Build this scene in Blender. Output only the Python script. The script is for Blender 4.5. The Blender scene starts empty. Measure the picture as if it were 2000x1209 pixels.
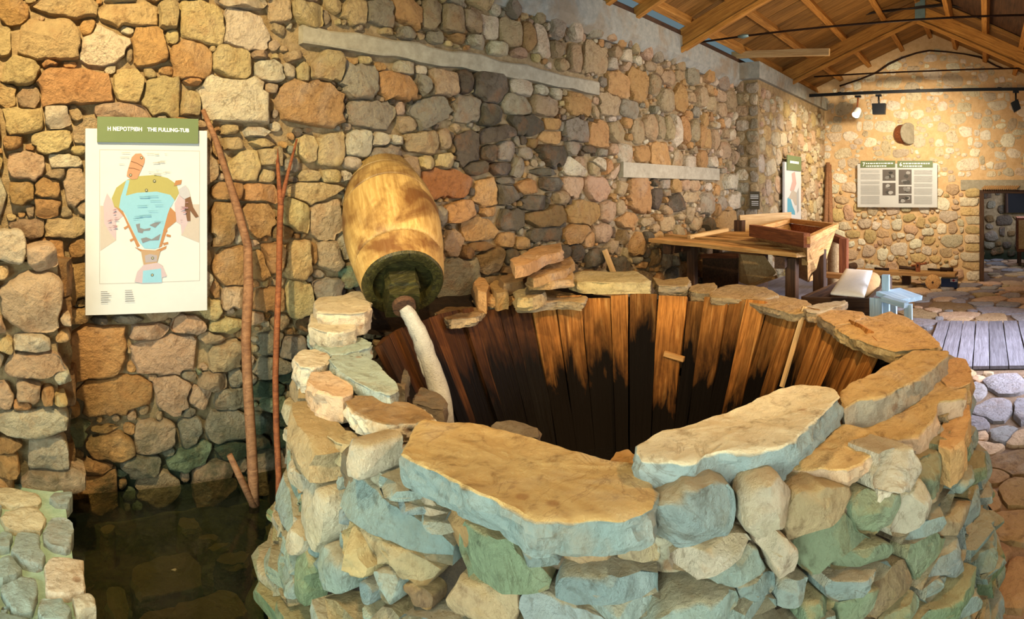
import bpy, math, random
import numpy as np
from mathutils import Vector, Matrix

random.seed(7)
RS = np.random.RandomState(11)
sc = bpy.context.scene
COL = sc.collection

# ------------------------------------------------------------------ camera, world, lights, exposure
FPX, HOR, EYE, AZ0 = 1200.0, 370.0, 1.55, 0.8      # cylindrical panorama: px per radian, horizon row, eye height
cd = bpy.data.cameras.new('camera')
cd.type = 'PANO'
cd.panorama_type = 'CENTRAL_CYLINDRICAL'
cd.central_cylindrical_range_u_min = -1000 / FPX
cd.central_cylindrical_range_u_max = 1000 / FPX
cd.central_cylindrical_range_v_min = -(1209 - HOR) / FPX
cd.central_cylindrical_range_v_max = HOR / FPX
cd.central_cylindrical_radius = 1.0
cd.clip_start = 0.02
cam = bpy.data.objects.new('camera', cd)
cam.location = (0, 0, EYE)
cam.rotation_euler = (math.pi / 2, 0, -AZ0)
COL.objects.link(cam)
sc.camera = cam

sc.view_settings.view_transform = 'Standard'
sc.view_settings.look = 'None'
sc.view_settings.gamma = 1.0
sc.view_settings.use_curve_mapping = False
sc.view_settings.exposure = 0.15

world = bpy.data.worlds.new('world')
sc.world = world
world.use_nodes = True
bg = world.node_tree.nodes['Background']
bg.inputs[0].default_value = (0.55, 0.80, 0.90, 1)
bg.inputs[1].default_value = 0.20


def light(name, kind, loc, target, energy, color, **kw):
    ld = bpy.data.lights.new(name, kind)
    ld.energy = energy
    ld.color = color
    for k, v in kw.items():
        setattr(ld, k, v)
    o = bpy.data.objects.new(name, ld)
    o.location = loc
    d = Vector(target) - Vector(loc)
    o.rotation_euler = d.to_track_quat('-Z', 'Y').to_euler()
    COL.objects.link(o)
    return o


WARM = (1.0, 0.72, 0.38)
WARM2 = (1.0, 0.60, 0.24)
COOL = (0.74, 0.94, 0.91)
R = math.radians
# track spots that hang out of frame above the visitor, plus two added fill lamps
light('spot_sign', 'SPOT', (-0.25, 1.25, 3.25), (0.85, 3.1, 1.35), 540, (1.0, 0.80, 0.45), spot_size=R(92), spot_blend=0.9, shadow_soft_size=0.04)
light('spot_tub', 'SPOT', (0.7, 0.1, 3.2), (2.9, 2.0, 0.6), 320, WARM, spot_size=R(60), spot_blend=0.7, shadow_soft_size=0.04)
light('spot_rim', 'SPOT', (2.9, -0.7, 3.1), (2.1, 0.7, 0.8), 230, WARM2, spot_size=R(80), spot_blend=0.8, shadow_soft_size=0.04)
light('fill_front_slab', 'SPOT', (0.2, 1.9, 3.15), (1.25, 0.95, 0.85), 170, (1.0, 0.76, 0.40), spot_size=R(58), spot_blend=0.8, shadow_soft_size=0.04)  # added fill that brightens the front slab tops
light('spot_upper_wall', 'SPOT', (4.4, 0.3, 3.1), (5.5, 3.1, 2.2), 150, (1.0, 0.80, 0.54), spot_size=R(84), spot_blend=0.9, shadow_soft_size=0.05)
light('spot_end_wall', 'SPOT', (8.3, 0.9, 2.7), (10.4, 1.5, 1.7), 300, (1.0, 0.86, 0.64), spot_size=R(120), spot_blend=0.9, shadow_soft_size=0.05)
light('spot_end_corner', 'SPOT', (8.2, 1.0, 2.9), (8.9, 2.79, 1.7), 260, (1.0, 0.86, 0.64), spot_size=R(80), spot_blend=0.8, shadow_soft_size=0.05)
light('spot_bench', 'SPOT', (4.3, -0.3, 3.1), (5.2, 2.0, 1.0), 220, WARM, spot_size=R(60), spot_blend=0.8, shadow_soft_size=0.05)
light('roof_fill', 'POINT', (7.0, 0.9, 2.6), (0, 0, 0), 48, (1.0, .76, .46), shadow_soft_size=0.1)  # added point fill in place of bounced light, no lamp hangs here
# daylight: the open entrance behind the visitor and the doorway in the right-hand wall, plus one added fill
light('daylight_entrance', 'AREA', (-1.3, 0.35, 0.95), (1.2, 1.25, 0.4), 64, COOL, shape='RECTANGLE', size=1.4, size_y=1.5, spread=R(110))
light('fill_back', 'AREA', (0.3, -1.15, 1.25), (1.9, 0.6, 0.45), 26, (0.90, 0.97, 0.92), shape='RECTANGLE', size=0.9, size_y=1.2, spread=R(110))  # added fill for the tub's right front, no opening in the wall here
light('daylight_side_door', 'AREA', (5.7, -1.35, 1.3), (5.5, 1.0, 0.2), 150, (0.74, 0.80, 1.0), shape='RECTANGLE', size=2.2, size_y=1.9, spread=R(125))
light('daylight_annex', 'AREA', (12.6, -0.9, 1.6), (12.6, 0.4, 0.0), 30, (0.66, 0.74, 1.0), shape='RECTANGLE', size=1.0, size_y=1.0)

# ------------------------------------------------------------------ pixel -> place helpers (photograph frame 2000x1209)
D = 3.1                                       # distance from the visitor to the long wall


def phi(x):
    return (x - 40.0) / FPX


def on_z(x, y, z):                            # where the sight line through a pixel meets height z
    d = (EYE - z) * FPX / (y - HOR)
    return Vector((d * math.sin(phi(x)), d * math.cos(phi(x)), z))


def on_y(x, y, Y=D):                          # ... meets a plane parallel to the long wall
    d = Y / math.cos(phi(x))
    return Vector((d * math.sin(phi(x)), Y, EYE + (HOR - y) / FPX * d))


def on_x(x, y, X):                            # ... meets a plane parallel to the end wall
    d = X / math.sin(phi(x))
    return Vector((X, d * math.cos(phi(x)), EYE + (HOR - y) / FPX * d))


def at_d(x, y, d):
    return Vector((d * math.sin(phi(x)), d * math.cos(phi(x)), EYE + (HOR - y) / FPX * d))


# ------------------------------------------------------------------ noise
def _hash(ix, iy, iz, seed):
    h = (ix * 374761393 + iy * 668265263 + iz * 2147483647 + seed * 1274126177) & 0xFFFFFFFF
    h = ((h ^ (h >> 13)) * 1274126177) & 0xFFFFFFFF
    h = (h ^ (h >> 16)) & 0xFFFF
    return h / 32767.5 - 1.0


def vnoise(P, seed=0):
    P = np.asarray(P, float)
    i = np.floor(P).astype(np.int64)
    f = P - i
    f = f * f * (3 - 2 * f)
    out = 0
    for dx in (0, 1):
        for dy in (0, 1):
            for dz in (0, 1):
                w = (f[..., 0] if dx else 1 - f[..., 0]) * (f[..., 1] if dy else 1 - f[..., 1]) * (f[..., 2] if dz else 1 - f[..., 2])
                out = out + w * _hash(i[..., 0] + dx, i[..., 1] + dy, i[..., 2] + dz, seed)
    return out


def fbm(P, seed=0, octaves=3):
    P = np.asarray(P, float)
    a, s = 0, 0.0
    for k in range(octaves):
        a = a + vnoise(P * (2.03 ** k), seed + 17 * k) * 0.5 ** k
        s += 0.5 ** k
    return a / s


# ------------------------------------------------------------------ colours
def lin(c):
    return tuple(((v / 255) / 12.92 if v / 255 <= 0.04045 else ((v / 255 + 0.055) / 1.055) ** 2.4) for v in c)


PAL = {'x': (244, 230, 200), 'q': (204, 166, 106), 'v': (134, 144, 136), 'y': (216, 186, 128), 'w': (222, 203, 168), 'o': (204, 156, 98), 'g': (168, 154, 128), 'd': (108, 95, 76),
       't': (192, 164, 122), 'p': (212, 176, 138), 'b': (148, 160, 152), 'c': (164, 174, 160), 'n': (140, 152, 116),
       'k': (70, 82, 62), 'r': (178, 114, 68), 'e': (150, 116, 72), 'l': (214, 196, 164), 'u': (156, 150, 148)}


def pal(k, j=0.09):
    c = np.array(lin(PAL[k]))
    v = 1 + random.uniform(-j, j) * 1.6
    return tuple(np.clip(c * v * (1 + np.array([random.uniform(-j, j) * .5 for _ in range(3)])), 0, 1))


# ------------------------------------------------------------------ materials
def new_mat(name):
    m = bpy.data.materials.new(name)
    m.use_nodes = True
    nt = m.node_tree
    b = nt.nodes['Principled BSDF']
    b.inputs['Specular IOR Level'].default_value = 0.3
    return m, nt, b


def nd(nt, kind, **kw):
    n = nt.nodes.new(kind)
    for k, v in kw.items():
        if k in n.inputs:
            n.inputs[k].default_value = v
        else:
            setattr(n, k, v)
    return n


def ramp(nt, fac, stops):
    r = nt.nodes.new('ShaderNodeValToRGB')
    el = r.color_ramp.elements
    while len(el) > 1:
        el.remove(el[-1])
    el[0].position = stops[0][0]
    el[0].color = (*stops[0][1], 1)
    for p, c in stops[1:]:
        e = el.new(p)
        e.color = (*c, 1)
    nt.links.new(fac, r.inputs[0])
    return r.outputs[0]


def mix(nt, fac, a, b, mode='MIX'):
    m = nt.nodes.new('ShaderNodeMix')
    m.data_type = 'RGBA'
    m.blend_type = mode
    for sock, v in ((m.inputs[0], fac), (m.inputs[6], a), (m.inputs[7], b)):
        if hasattr(v, 'is_output'):
            nt.links.new(v, sock)
        elif isinstance(v, (int, float)):
            sock.default_value = v
        else:
            sock.default_value = (*v, 1) if len(v) == 3 else v
    return m.outputs[2]


def noise_node(nt, scale, detail=4, rough=.6, vec=None, dist=0.0):
    n = nd(nt, 'ShaderNodeTexNoise', Scale=scale, Detail=detail, Roughness=rough, Distortion=dist)
    if vec is not None:
        nt.links.new(vec, n.inputs['Vector'])
    return n.outputs['Fac']


def bump(nt, b, h, strength, dist):
    bp = nd(nt, 'ShaderNodeBump', Strength=strength, Distance=dist)
    nt.links.new(h, bp.inputs['Height'])
    nt.links.new(bp.outputs[0], b.inputs['Normal'])


def stone_mat(name, stain=lin((150, 92, 44)), stain_amt=.55, algae=None, rough=.86, bump_amt=.55, light_stop=1.45, dust=None, spots=False):
    m, nt, b = new_mat(name)
    at = nd(nt, 'ShaderNodeAttribute', attribute_name='col')
    pos = nt.nodes.new('ShaderNodeNewGeometry').outputs['Position']
    n1 = noise_node(nt, 7, 5, .65, pos)
    n2 = noise_node(nt, 21, 8, .62, pos, .5)
    n3 = noise_node(nt, 3.1, 3, .6, pos, .6)
    v = ramp(nt, n2, [(.28, (.50, .45, .40)), (.44, (.92, .91, .90)), (.6, (1, 1, 1)), (.8, (1.18, 1.18, 1.16))])
    c = mix(nt, 1.0, at.outputs['Color'], v, 'MULTIPLY')
    n5 = noise_node(nt, 5.5, 6, .6, pos, 1.2)
    c = mix(nt, ramp(nt, n3, [(.42, (.12, .12, .12)), (.62, (.85, .85, .85))]), c, mix(nt, 1.0, c, ramp(nt, n5, [(.478, (1, 1, 1)), (.498, (.60, .53, .46)), (.52, (1, 1, 1))]), 'MULTIPLY'))
    f = ramp(nt, n1, [(.50, (0, 0, 0)), (.68, (stain_amt,) * 3)])
    c = mix(nt, f, c, mix(nt, .6, c, stain))
    f3 = ramp(nt, n3, [(.55, (0, 0, 0)), (.8, (.35, .35, .35))])
    c = mix(nt, f3, c, mix(nt, .7, c, lin((226, 216, 196))))
    if algae:
        zlo, zhi, colr, amt = algae
        sx = nt.nodes.new('ShaderNodeSeparateXYZ')
        nt.links.new(pos, sx.inputs[0])
        mr = nd(nt, 'ShaderNodeMapRange')
        nt.links.new(sx.outputs[2], mr.inputs[0])
        mr.inputs[1].default_value, mr.inputs[2].default_value = zlo, zhi
        mr.inputs[3].default_value, mr.inputs[4].default_value = 1, 0
        na = ramp(nt, noise_node(nt, 5, 4, .65, pos), [(.38, (0, 0, 0)), (.6, (amt,) * 3)])
        mm = nd(nt, 'ShaderNodeMath', operation='MULTIPLY')
        nt.links.new(mr.outputs[0], mm.inputs[0])
        nt.links.new(na, mm.inputs[1])
        c = mix(nt, mm.outputs[0], c, colr)
    if spots:                                  # round rusty lichen spots
        sv = nd(nt, 'ShaderNodeTexVoronoi', Scale=9.0)
        nt.links.new(pos, sv.inputs['Vector'])
        d1 = ramp(nt, sv.outputs['Distance'], [(.10, (1, 1, 1)), (.17, (0, 0, 0))])
        sb = nt.nodes.new('ShaderNodeSeparateColor')
        nt.links.new(sv.outputs['Color'], sb.inputs[0])
        gt = nd(nt, 'ShaderNodeMath', operation='GREATER_THAN')
        nt.links.new(sb.outputs[0], gt.inputs[0])
        gt.inputs[1].default_value = .62
        ml = nd(nt, 'ShaderNodeMath', operation='MULTIPLY')
        nt.links.new(d1, ml.inputs[0])
        nt.links.new(gt.outputs[0], ml.inputs[1])
        m6 = nd(nt, 'ShaderNodeMath', operation='MULTIPLY')
        nt.links.new(ml.outputs[0], m6.inputs[0])
        m6.inputs[1].default_value = .5
        c = mix(nt, m6.outputs[0], c, lin((140, 84, 36)))
    if dust:                                   # ochre silt settled on the upper faces
        sn = nt.nodes.new('ShaderNodeSeparateXYZ')
        nt.links.new(nt.nodes.new('ShaderNodeNewGeometry').outputs['Normal'], sn.inputs[0])
        md = nd(nt, 'ShaderNodeMapRange')
        nt.links.new(sn.outputs[2], md.inputs[0])
        md.inputs[1].default_value, md.inputs[2].default_value = .45, .85
        md.inputs[3].default_value, md.inputs[4].default_value = 0, .6
        c = mix(nt, md.outputs[0], c, dust)
    nt.links.new(c, b.inputs['Base Color'])
    b.inputs['Roughness'].default_value = rough
    a = nd(nt, 'ShaderNodeMath', operation='MULTIPLY_ADD')
    vo = nd(nt, 'ShaderNodeTexVoronoi', Scale=26.0)
    vo.feature = 'F1'
    wv = nd(nt, 'ShaderNodeVectorMath', operation='ADD')
    nt.links.new(pos, wv.inputs[0])
    nx_ = nd(nt, 'ShaderNodeTexNoise', Scale=14.0, Detail=4.0)
    nt.links.new(pos, nx_.inputs['Vector'])
    sw = nd(nt, 'ShaderNodeVectorMath', operation='SCALE')
    nt.links.new(nx_.outputs['Color'], sw.inputs[0])
    sw.inputs['Scale'].default_value = .12
    nt.links.new(sw.outputs[0], wv.inputs[1])
    nt.links.new(wv.outputs[0], vo.inputs['Vector'])
    nt.links.new(vo.outputs['Distance'], a.inputs[0])
    a.inputs[1].default_value = .30
    nt.links.new(noise_node(nt, 24, 9, .72, pos), a.inputs[2])
    bump(nt, b, a.outputs[0], bump_amt * 1.9, .05)
    return m


def mortar_mat(name, c1, c2, bump_amt=.8, algae=None, patches=False):
    m, nt, b = new_mat(name)
    pos = nt.nodes.new('ShaderNodeNewGeometry').outputs['Position']
    n = noise_node(nt, 16, 6, .7, pos)
    c = ramp(nt, n, [(.3, lin(c1)), (.7, lin(c2))])
    if patches:
        c = mix(nt, ramp(nt, noise_node(nt, 3.2, 4, .6, pos, .4), [(.48, (0, 0, 0)), (.62, (.55, .55, .55))]), c, lin((132, 108, 76)))
    if algae:
        sx = nt.nodes.new('ShaderNodeSeparateXYZ')
        nt.links.new(pos, sx.inputs[0])
        mr = nd(nt, 'ShaderNodeMapRange')
        nt.links.new(sx.outputs[2], mr.inputs[0])
        mr.inputs[1].default_value, mr.inputs[2].default_value = algae[0], algae[1]
        mr.inputs[3].default_value, mr.inputs[4].default_value = 1, 0
        c = mix(nt, mr.outputs[0], c, algae[2])
    nt.links.new(c, b.inputs['Base Color'])
    b.inputs['Roughness'].default_value = .95
    bump(nt, b, noise_node(nt, 60, 5, .75, pos), bump_amt, .03)
    return m


def wood_mat(name, c1, c2, c3=None, rough=.75, grain=1.0, stain=None, wet=None, blotch=False):
    """grain runs along the object's own X axis"""
    m, nt, b = new_mat(name)
    tc = nt.nodes.new('ShaderNodeTexCoord')
    rnd = nt.nodes.new('ShaderNodeObjectInfo').outputs['Random']
    off = nd(nt, 'ShaderNodeVectorMath', operation='ADD')
    sc_ = nd(nt, 'ShaderNodeVectorMath', operation='SCALE')
    cmb = nt.nodes.new('ShaderNodeCombineXYZ')
    for k in range(3):
        nt.links.new(rnd, cmb.inputs[k])
    nt.links.new(cmb.outputs[0], sc_.inputs[0])
    sc_.inputs['Scale'].default_value = 37.0
    nt.links.new(tc.outputs['Object'], off.inputs[0])
    nt.links.new(sc_.outputs[0], off.inputs[1])
    mp = nd(nt, 'ShaderNodeMapping')
    mp.inputs['Scale'].default_value = (1.3, 22, 22)
    nt.links.new(off.outputs[0], mp.inputs[0])
    g = noise_node(nt, 2.2, 5, .65, mp.outputs[0], .8)
    c = ramp(nt, g, [(.3, lin(c1)), (.55, lin(c2)), (.75, lin(c3 or c2))])
    big = noise_node(nt, 4, 4, .6, off.outputs[0])
    c = mix(nt, ramp(nt, big, [(.42, (0, 0, 0)), (.7, (.6, .6, .6))]), c, mix(nt, .55, c, lin(stain or c1)))
    if blotch:
        b2 = noise_node(nt, 3.6, 7, .6, off.outputs[0], .6)
        c = mix(nt, ramp(nt, b2, [(.44, (0, 0, 0)), (.62, (.85, .85, .85))]), c, lin(stain))
    hs = nd(nt, 'ShaderNodeHueSaturation')
    mv = nd(nt, 'ShaderNodeMapRange')
    nt.links.new(rnd, mv.inputs[0])
    mv.inputs[3].default_value, mv.inputs[4].default_value = .75, 1.2
    nt.links.new(mv.outputs[0], hs.inputs['Value'])
    nt.links.new(c, hs.inputs['Color'])
    c = hs.outputs[0]
    rsock = None
    if wet:                                   # wet lower ends of the staves, with the tub's shade painted into the black
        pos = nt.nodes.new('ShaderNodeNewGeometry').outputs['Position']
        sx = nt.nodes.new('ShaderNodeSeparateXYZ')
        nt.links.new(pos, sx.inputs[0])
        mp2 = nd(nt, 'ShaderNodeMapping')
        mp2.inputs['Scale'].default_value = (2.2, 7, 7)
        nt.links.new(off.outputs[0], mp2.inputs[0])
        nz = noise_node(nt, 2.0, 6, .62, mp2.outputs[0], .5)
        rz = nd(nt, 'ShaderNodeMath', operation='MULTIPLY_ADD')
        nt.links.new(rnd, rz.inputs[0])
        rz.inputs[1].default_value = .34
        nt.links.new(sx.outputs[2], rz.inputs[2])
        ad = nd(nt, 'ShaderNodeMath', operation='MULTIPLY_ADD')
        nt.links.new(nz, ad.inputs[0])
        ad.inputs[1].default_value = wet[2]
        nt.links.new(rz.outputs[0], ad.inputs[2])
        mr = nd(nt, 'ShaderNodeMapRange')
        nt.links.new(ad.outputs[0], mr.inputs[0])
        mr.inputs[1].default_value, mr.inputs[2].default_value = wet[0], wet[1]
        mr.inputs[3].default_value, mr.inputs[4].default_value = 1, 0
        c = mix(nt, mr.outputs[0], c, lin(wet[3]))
    nt.links.new(c, b.inputs['Base Color'])
    b.inputs['Roughness'].default_value = rough
    b.inputs['Specular IOR Level'].default_value = .08 if wet else .3
    bump(nt, b, g, .5 * grain, .012)
    return m


def plain_mat(name, c, rough=.6, metal=0.0, bump_amt=0.0, var=0.0, scale=12):
    m, nt, b = new_mat(name)
    pos = nt.nodes.new('ShaderNodeNewGeometry').outputs['Position']
    n = noise_node(nt, scale, 5, .65, pos)
    lo = tuple(v * (1 - var) for v in lin(c))
    hi = tuple(min(1, v * (1 + var)) for v in lin(c))
    nt.links.new(ramp(nt, n, [(.3, lo), (.7, hi)]), b.inputs['Base Color'])
    b.inputs['Roughness'].default_value = rough
    b.inputs['Metallic'].default_value = metal
    if bump_amt:
        bump(nt, b, noise_node(nt, scale * 4, 4, .7, pos), bump_amt, .01)
    return m


def attr_mat(name, rough=.55):
    m, nt, b = new_mat(name)
    at = nd(nt, 'ShaderNodeAttribute', attribute_name='col')
    n = noise_node(nt, 40, 3)
    c = mix(nt, 1.0, at.outputs['Color'], ramp(nt, n, [(.3, (.96,) * 3), (.7, (1.0,) * 3)]), 'MULTIPLY')
    nt.links.new(c, b.inputs['Base Color'])
    b.inputs['Roughness'].default_value = rough
    return m


def glow_mat(name, c, s):
    m, nt, b = new_mat(name)
    b.inputs['Base Color'].default_value = (*c, 1)
    b.inputs['Emission Color'].default_value = (*c, 1)
    b.inputs['Emission Strength'].default_value = s
    return m


def water_mat(name, tint, bscale=9, bdist=.01, clear=.5):
    m, nt, b = new_mat(name)
    out = nt.nodes['Material Output']
    nt.nodes.remove(b)
    tr = nd(nt, 'ShaderNodeBsdfTransparent')
    tr.inputs[0].default_value = (*tint, 1)
    df = nd(nt, 'ShaderNodeBsdfDiffuse')
    df.inputs[0].default_value = (.010, .012, .007, 1)
    gl = nd(nt, 'ShaderNodeBsdfGlossy')
    gl.inputs['Roughness'].default_value = .04
    fr = nd(nt, 'ShaderNodeFresnel', IOR=1.33)
    pos = nt.nodes.new('ShaderNodeNewGeometry').outputs['Position']
    bp = nd(nt, 'ShaderNodeBump', Strength=.35, Distance=bdist)
    nt.links.new(noise_node(nt, bscale, 4, .55, pos, .5), bp.inputs['Height'])
    nt.links.new(bp.outputs[0], gl.inputs['Normal'])
    nt.links.new(bp.outputs[0], fr.inputs['Normal'])
    m1 = nt.nodes.new('ShaderNodeMixShader')
    m1.inputs[0].default_value = clear
    nt.links.new(df.outputs[0], m1.inputs[1])
    nt.links.new(tr.outputs[0], m1.inputs[2])
    m2 = nt.nodes.new('ShaderNodeMixShader')
    nt.links.new(fr.outputs[0], m2.inputs[0])
    nt.links.new(m1.outputs[0], m2.inputs[1])
    nt.links.new(gl.outputs[0], m2.inputs[2])
    nt.links.new(m2.outputs[0], out.inputs[0])
    return m


M = {}
M['wall_stone'] = stone_mat('wall_stone', stain=lin((176, 112, 54)), algae=(.14, .62, lin((50, 64, 38)), .8))
M['tub_stone'] = stone_mat('tub_stone', stain=lin((150, 130, 80)), stain_amt=.45, algae=(-.1, .6, lin((134, 160, 88)), .5), bump_amt=.55, dust=lin((186, 150, 92)))
M['slab_stone'] = stone_mat('slab_stone', stain=lin((176, 126, 62)), stain_amt=.4, bump_amt=.42, spots=True)
M['flag_stone'] = stone_mat('flag_stone', stain=lin((150, 110, 74)), stain_amt=.4, bump_amt=.35)
M['pale_stone'] = stone_mat('pale_stone', stain=lin((196, 150, 92)), stain_amt=.4, bump_amt=.4)
M['wall_mortar'] = mortar_mat('wall_mortar', (132, 108, 72), (190, 162, 118), algae=(.1, .6, lin((50, 58, 38))))
M['end_mortar'] = mortar_mat('end_mortar', (198, 158, 108), (220, 186, 138), .4)
M['floor_mortar'] = mortar_mat('floor_mortar', (112, 88, 66), (150, 122, 96), .6)
M['ledge_mortar'] = mortar_mat('ledge_mortar', (134, 158, 132), (172, 190, 164), .5)
M['earth'] = mortar_mat('earth', (44, 34, 24), (78, 60, 40), 1.0)
M['channel_bed'] = mortar_mat('channel_bed', (44, 52, 28), (112, 108, 60), 1.0)
M['concrete'] = mortar_mat('concrete', (138, 128, 106), (170, 160, 136), .25)
M['beam_concrete'] = mortar_mat('beam_concrete', (120, 122, 114), (158, 154, 140), .3, patches=True)
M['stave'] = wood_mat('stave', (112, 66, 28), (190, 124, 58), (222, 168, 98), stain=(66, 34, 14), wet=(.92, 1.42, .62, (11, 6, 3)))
M['stave_shaded'] = wood_mat('stave_shaded', (50, 28, 14), (92, 54, 26), (120, 76, 38), stain=(34, 18, 8), wet=(.92, 1.36, .55, (9, 5, 3)), rough=.55)  # barrel's shade put into a darker copy of the stave wood
M['roof_wood'] = wood_mat('roof_wood', (122, 78, 30), (176, 122, 54), (196, 146, 76))
M['roof_board'] = wood_mat('roof_board', (104, 70, 28), (146, 104, 50), (164, 122, 64))
M['bench_wood'] = wood_mat('bench_wood', (146, 100, 52), (196, 148, 88), (214, 172, 114))
M['dark_wood'] = wood_mat('dark_wood', (44, 28, 18), (78, 52, 32), (96, 66, 42))
M['pale_wood'] = wood_mat('pale_wood', (176, 136, 86), (208, 172, 118), (222, 192, 144))
M['red_wood'] = wood_mat('red_wood', (92, 46, 24), (136, 76, 40), (160, 98, 56))
M['grey_plank'] = wood_mat('grey_plank', (100, 94, 98), (130, 124, 130), (150, 145, 150))
M['blue_wood'] = wood_mat('blue_wood', (150, 178, 196), (186, 208, 220), (214, 226, 232))
M['stick_wood'] = wood_mat('stick_wood', (108, 70, 44), (150, 104, 68), (174, 128, 88))
M['log'] = wood_mat('log', (148, 114, 60), (178, 144, 84), (192, 162, 104), rough=.5, stain=(84, 44, 16), grain=.35, blotch=True)
M['wet_wood'] = wood_mat('wet_wood', (24, 22, 10), (52, 48, 22), (84, 76, 36), rough=.35)
M['panel_white'] = plain_mat('panel_white', (196, 195, 190), .45, var=.02)
M['panel_green'] = plain_mat('panel_green', (104, 116, 76), .5, var=.03)
M['panel_edge'] = plain_mat('panel_edge', (120, 104, 80), .7, var=.05)
M['lettering'] = plain_mat('lettering', (246, 246, 240), .5, var=.01)
M['print'] = attr_mat('print')
M['black_metal'] = plain_mat('black_metal', (16, 18, 22), .45, .2, var=.1)
M['iron'] = plain_mat('iron', (52, 34, 24), .7, .5, var=.3, scale=30)
M['zinc'] = plain_mat('zinc', (120, 142, 140), .5, .6, var=.15)
M['cable'] = plain_mat('cable', (34, 24, 18), .7, var=.1)
M['lamp'] = glow_mat('lamp', (1.0, .93, .8), 30)
M['sack'] = plain_mat('sack', (226, 220, 212), .9, bump_amt=.3, var=.05, scale=40)
M['blue_plastic'] = plain_mat('blue_plastic', (38, 56, 92), .4, var=.08)
M['red_print'] = plain_mat('red_print', (196, 40, 52), .5, var=.02)
M['jute'] = plain_mat('jute', (176, 136, 88), .9, bump_amt=.4, var=.15, scale=30)
M['foam'] = plain_mat('foam', (168, 162, 148), .35, bump_amt=.8, var=.16, scale=30)
M['dark_hole'] = plain_mat('dark_hole', (14, 12, 10), .8, var=.1)
M['dark_sign'] = plain_mat('dark_sign', (74, 66, 50), .5, var=.05)
M['channel_water'] = water_mat('channel_water', (.66, .70, .48), clear=.62)
M['tub_water'] = water_mat('tub_water', (.30, .28, .2), bscale=14, bdist=.02, clear=.2)


# ------------------------------------------------------------------ object helpers
def link(o, parent=None):
    COL.objects.link(o)
    if parent is not None:
        o.parent = parent
        o.matrix_parent_inverse = Matrix.LocRotScale(parent.location, parent.rotation_euler, parent.scale).inverted()
    return o


def tag(o, label=None, cat=None, group=None, kind=None):
    for k, v in (('label', label), ('category', cat), ('group', group), ('kind', kind)):
        if v:
            o[k] = v
    return o


def thing(name, loc, label, cat, group=None):
    o = bpy.data.objects.new(name, None)
    o.empty_display_size = .1
    o.location = loc
    COL.objects.link(o)
    return tag(o, label, cat, group)


def mesh_obj(name, verts, faces, mat, parent=None, col=None, smooth=True, sharp=None, origin=None):
    me = bpy.data.meshes.new(name)
    V = np.asarray([tuple(v) for v in verts], float)
    if origin is not None:
        V = V - np.asarray(tuple(origin))
    me.from_pydata(V.tolist(), [], faces)
    if smooth:
        me.polygons.foreach_set('use_smooth', [True] * len(me.polygons))
    if sharp:
        me.set_sharp_from_angle(angle=math.radians(sharp))
    if col is not None:
        a = me.color_attributes.new('col', 'FLOAT_COLOR', 'POINT')
        C = np.ones((len(me.vertices), 4))
        C[:, :3] = np.asarray(col, float)
        a.data.foreach_set('color', C.ravel())
    for mm in (mat if isinstance(mat, list) else [mat]):
        me.materials.append(mm)
    o = bpy.data.objects.new(name, me)
    if origin is not None:
        o.location = origin
    return link(o, parent)


class MB:
    """collects shapes into one mesh"""
    def __init__(s):
        s.v, s.f, s.c = [], [], []

    def add(s, v, f, c=None):
        n = len(s.v)
        s.v += [tuple(p) for p in v]
        s.f += [tuple(i + n for i in q) for q in f]
        s.c += [c or (1, 1, 1)] * len(v)

    def hexa(s, P, c=None):                     # 8 corners: bottom 4 then top 4, counter-clockwise
        s.add(P, [(3, 2, 1, 0), (4, 5, 6, 7), (0, 1, 5, 4), (1, 2, 6, 5), (2, 3, 7, 6), (3, 0, 4, 7)], c)

    def box(s, a, b, c=None):
        x0, y0, z0 = a
        x1, y1, z1 = b
        s.hexa([(x0, y0, z0), (x1, y0, z0), (x1, y1, z0), (x0, y1, z0), (x0, y0, z1), (x1, y0, z1), (x1, y1, z1), (x0, y1, z1)], c)

    def tube(s, pts, rad, n=10, seed=0, rough=0.0, cap=True, c=None):
        pts = [Vector(p) for p in pts]
        rad = rad if hasattr(rad, '__len__') else [rad] * len(pts)
        V, F = [], []
        side = None
        for i, p in enumerate(pts):
            t = (pts[min(i + 1, len(pts) - 1)] - pts[max(i - 1, 0)]).normalized()
            if side is None:
                side = t.orthogonal().normalized()
            side = (side - t * side.dot(t)).normalized()
            up = t.cross(side)
            for k in range(n):
                a = 2 * math.pi * k / n
                r = rad[i]
                q = p + (side * math.cos(a) + up * math.sin(a)) * r
                if rough:
                    q += (side * math.cos(a) + up * math.sin(a)) * r * rough * float(fbm(np.array([q.x, q.y, q.z]) / (r * 2.2), seed, 2))
                V.append(q)
        for i in range(len(pts) - 1):
            for k in range(n):
                F.append((i * n + k, i * n + (k + 1) % n, (i + 1) * n + (k + 1) % n, (i + 1) * n + k))
        if cap:
            F.append(tuple(range(n - 1, -1, -1)))
            F.append(tuple(range((len(pts) - 1) * n, len(pts) * n)))
        s.add(V, F, c)

    def build(s, name, mat, parent=None, colour=False, smooth=False, sharp=None):
        return mesh_obj(name, s.v, s.f, mat, parent, s.c if colour else None, smooth or bool(sharp), sharp)


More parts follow.
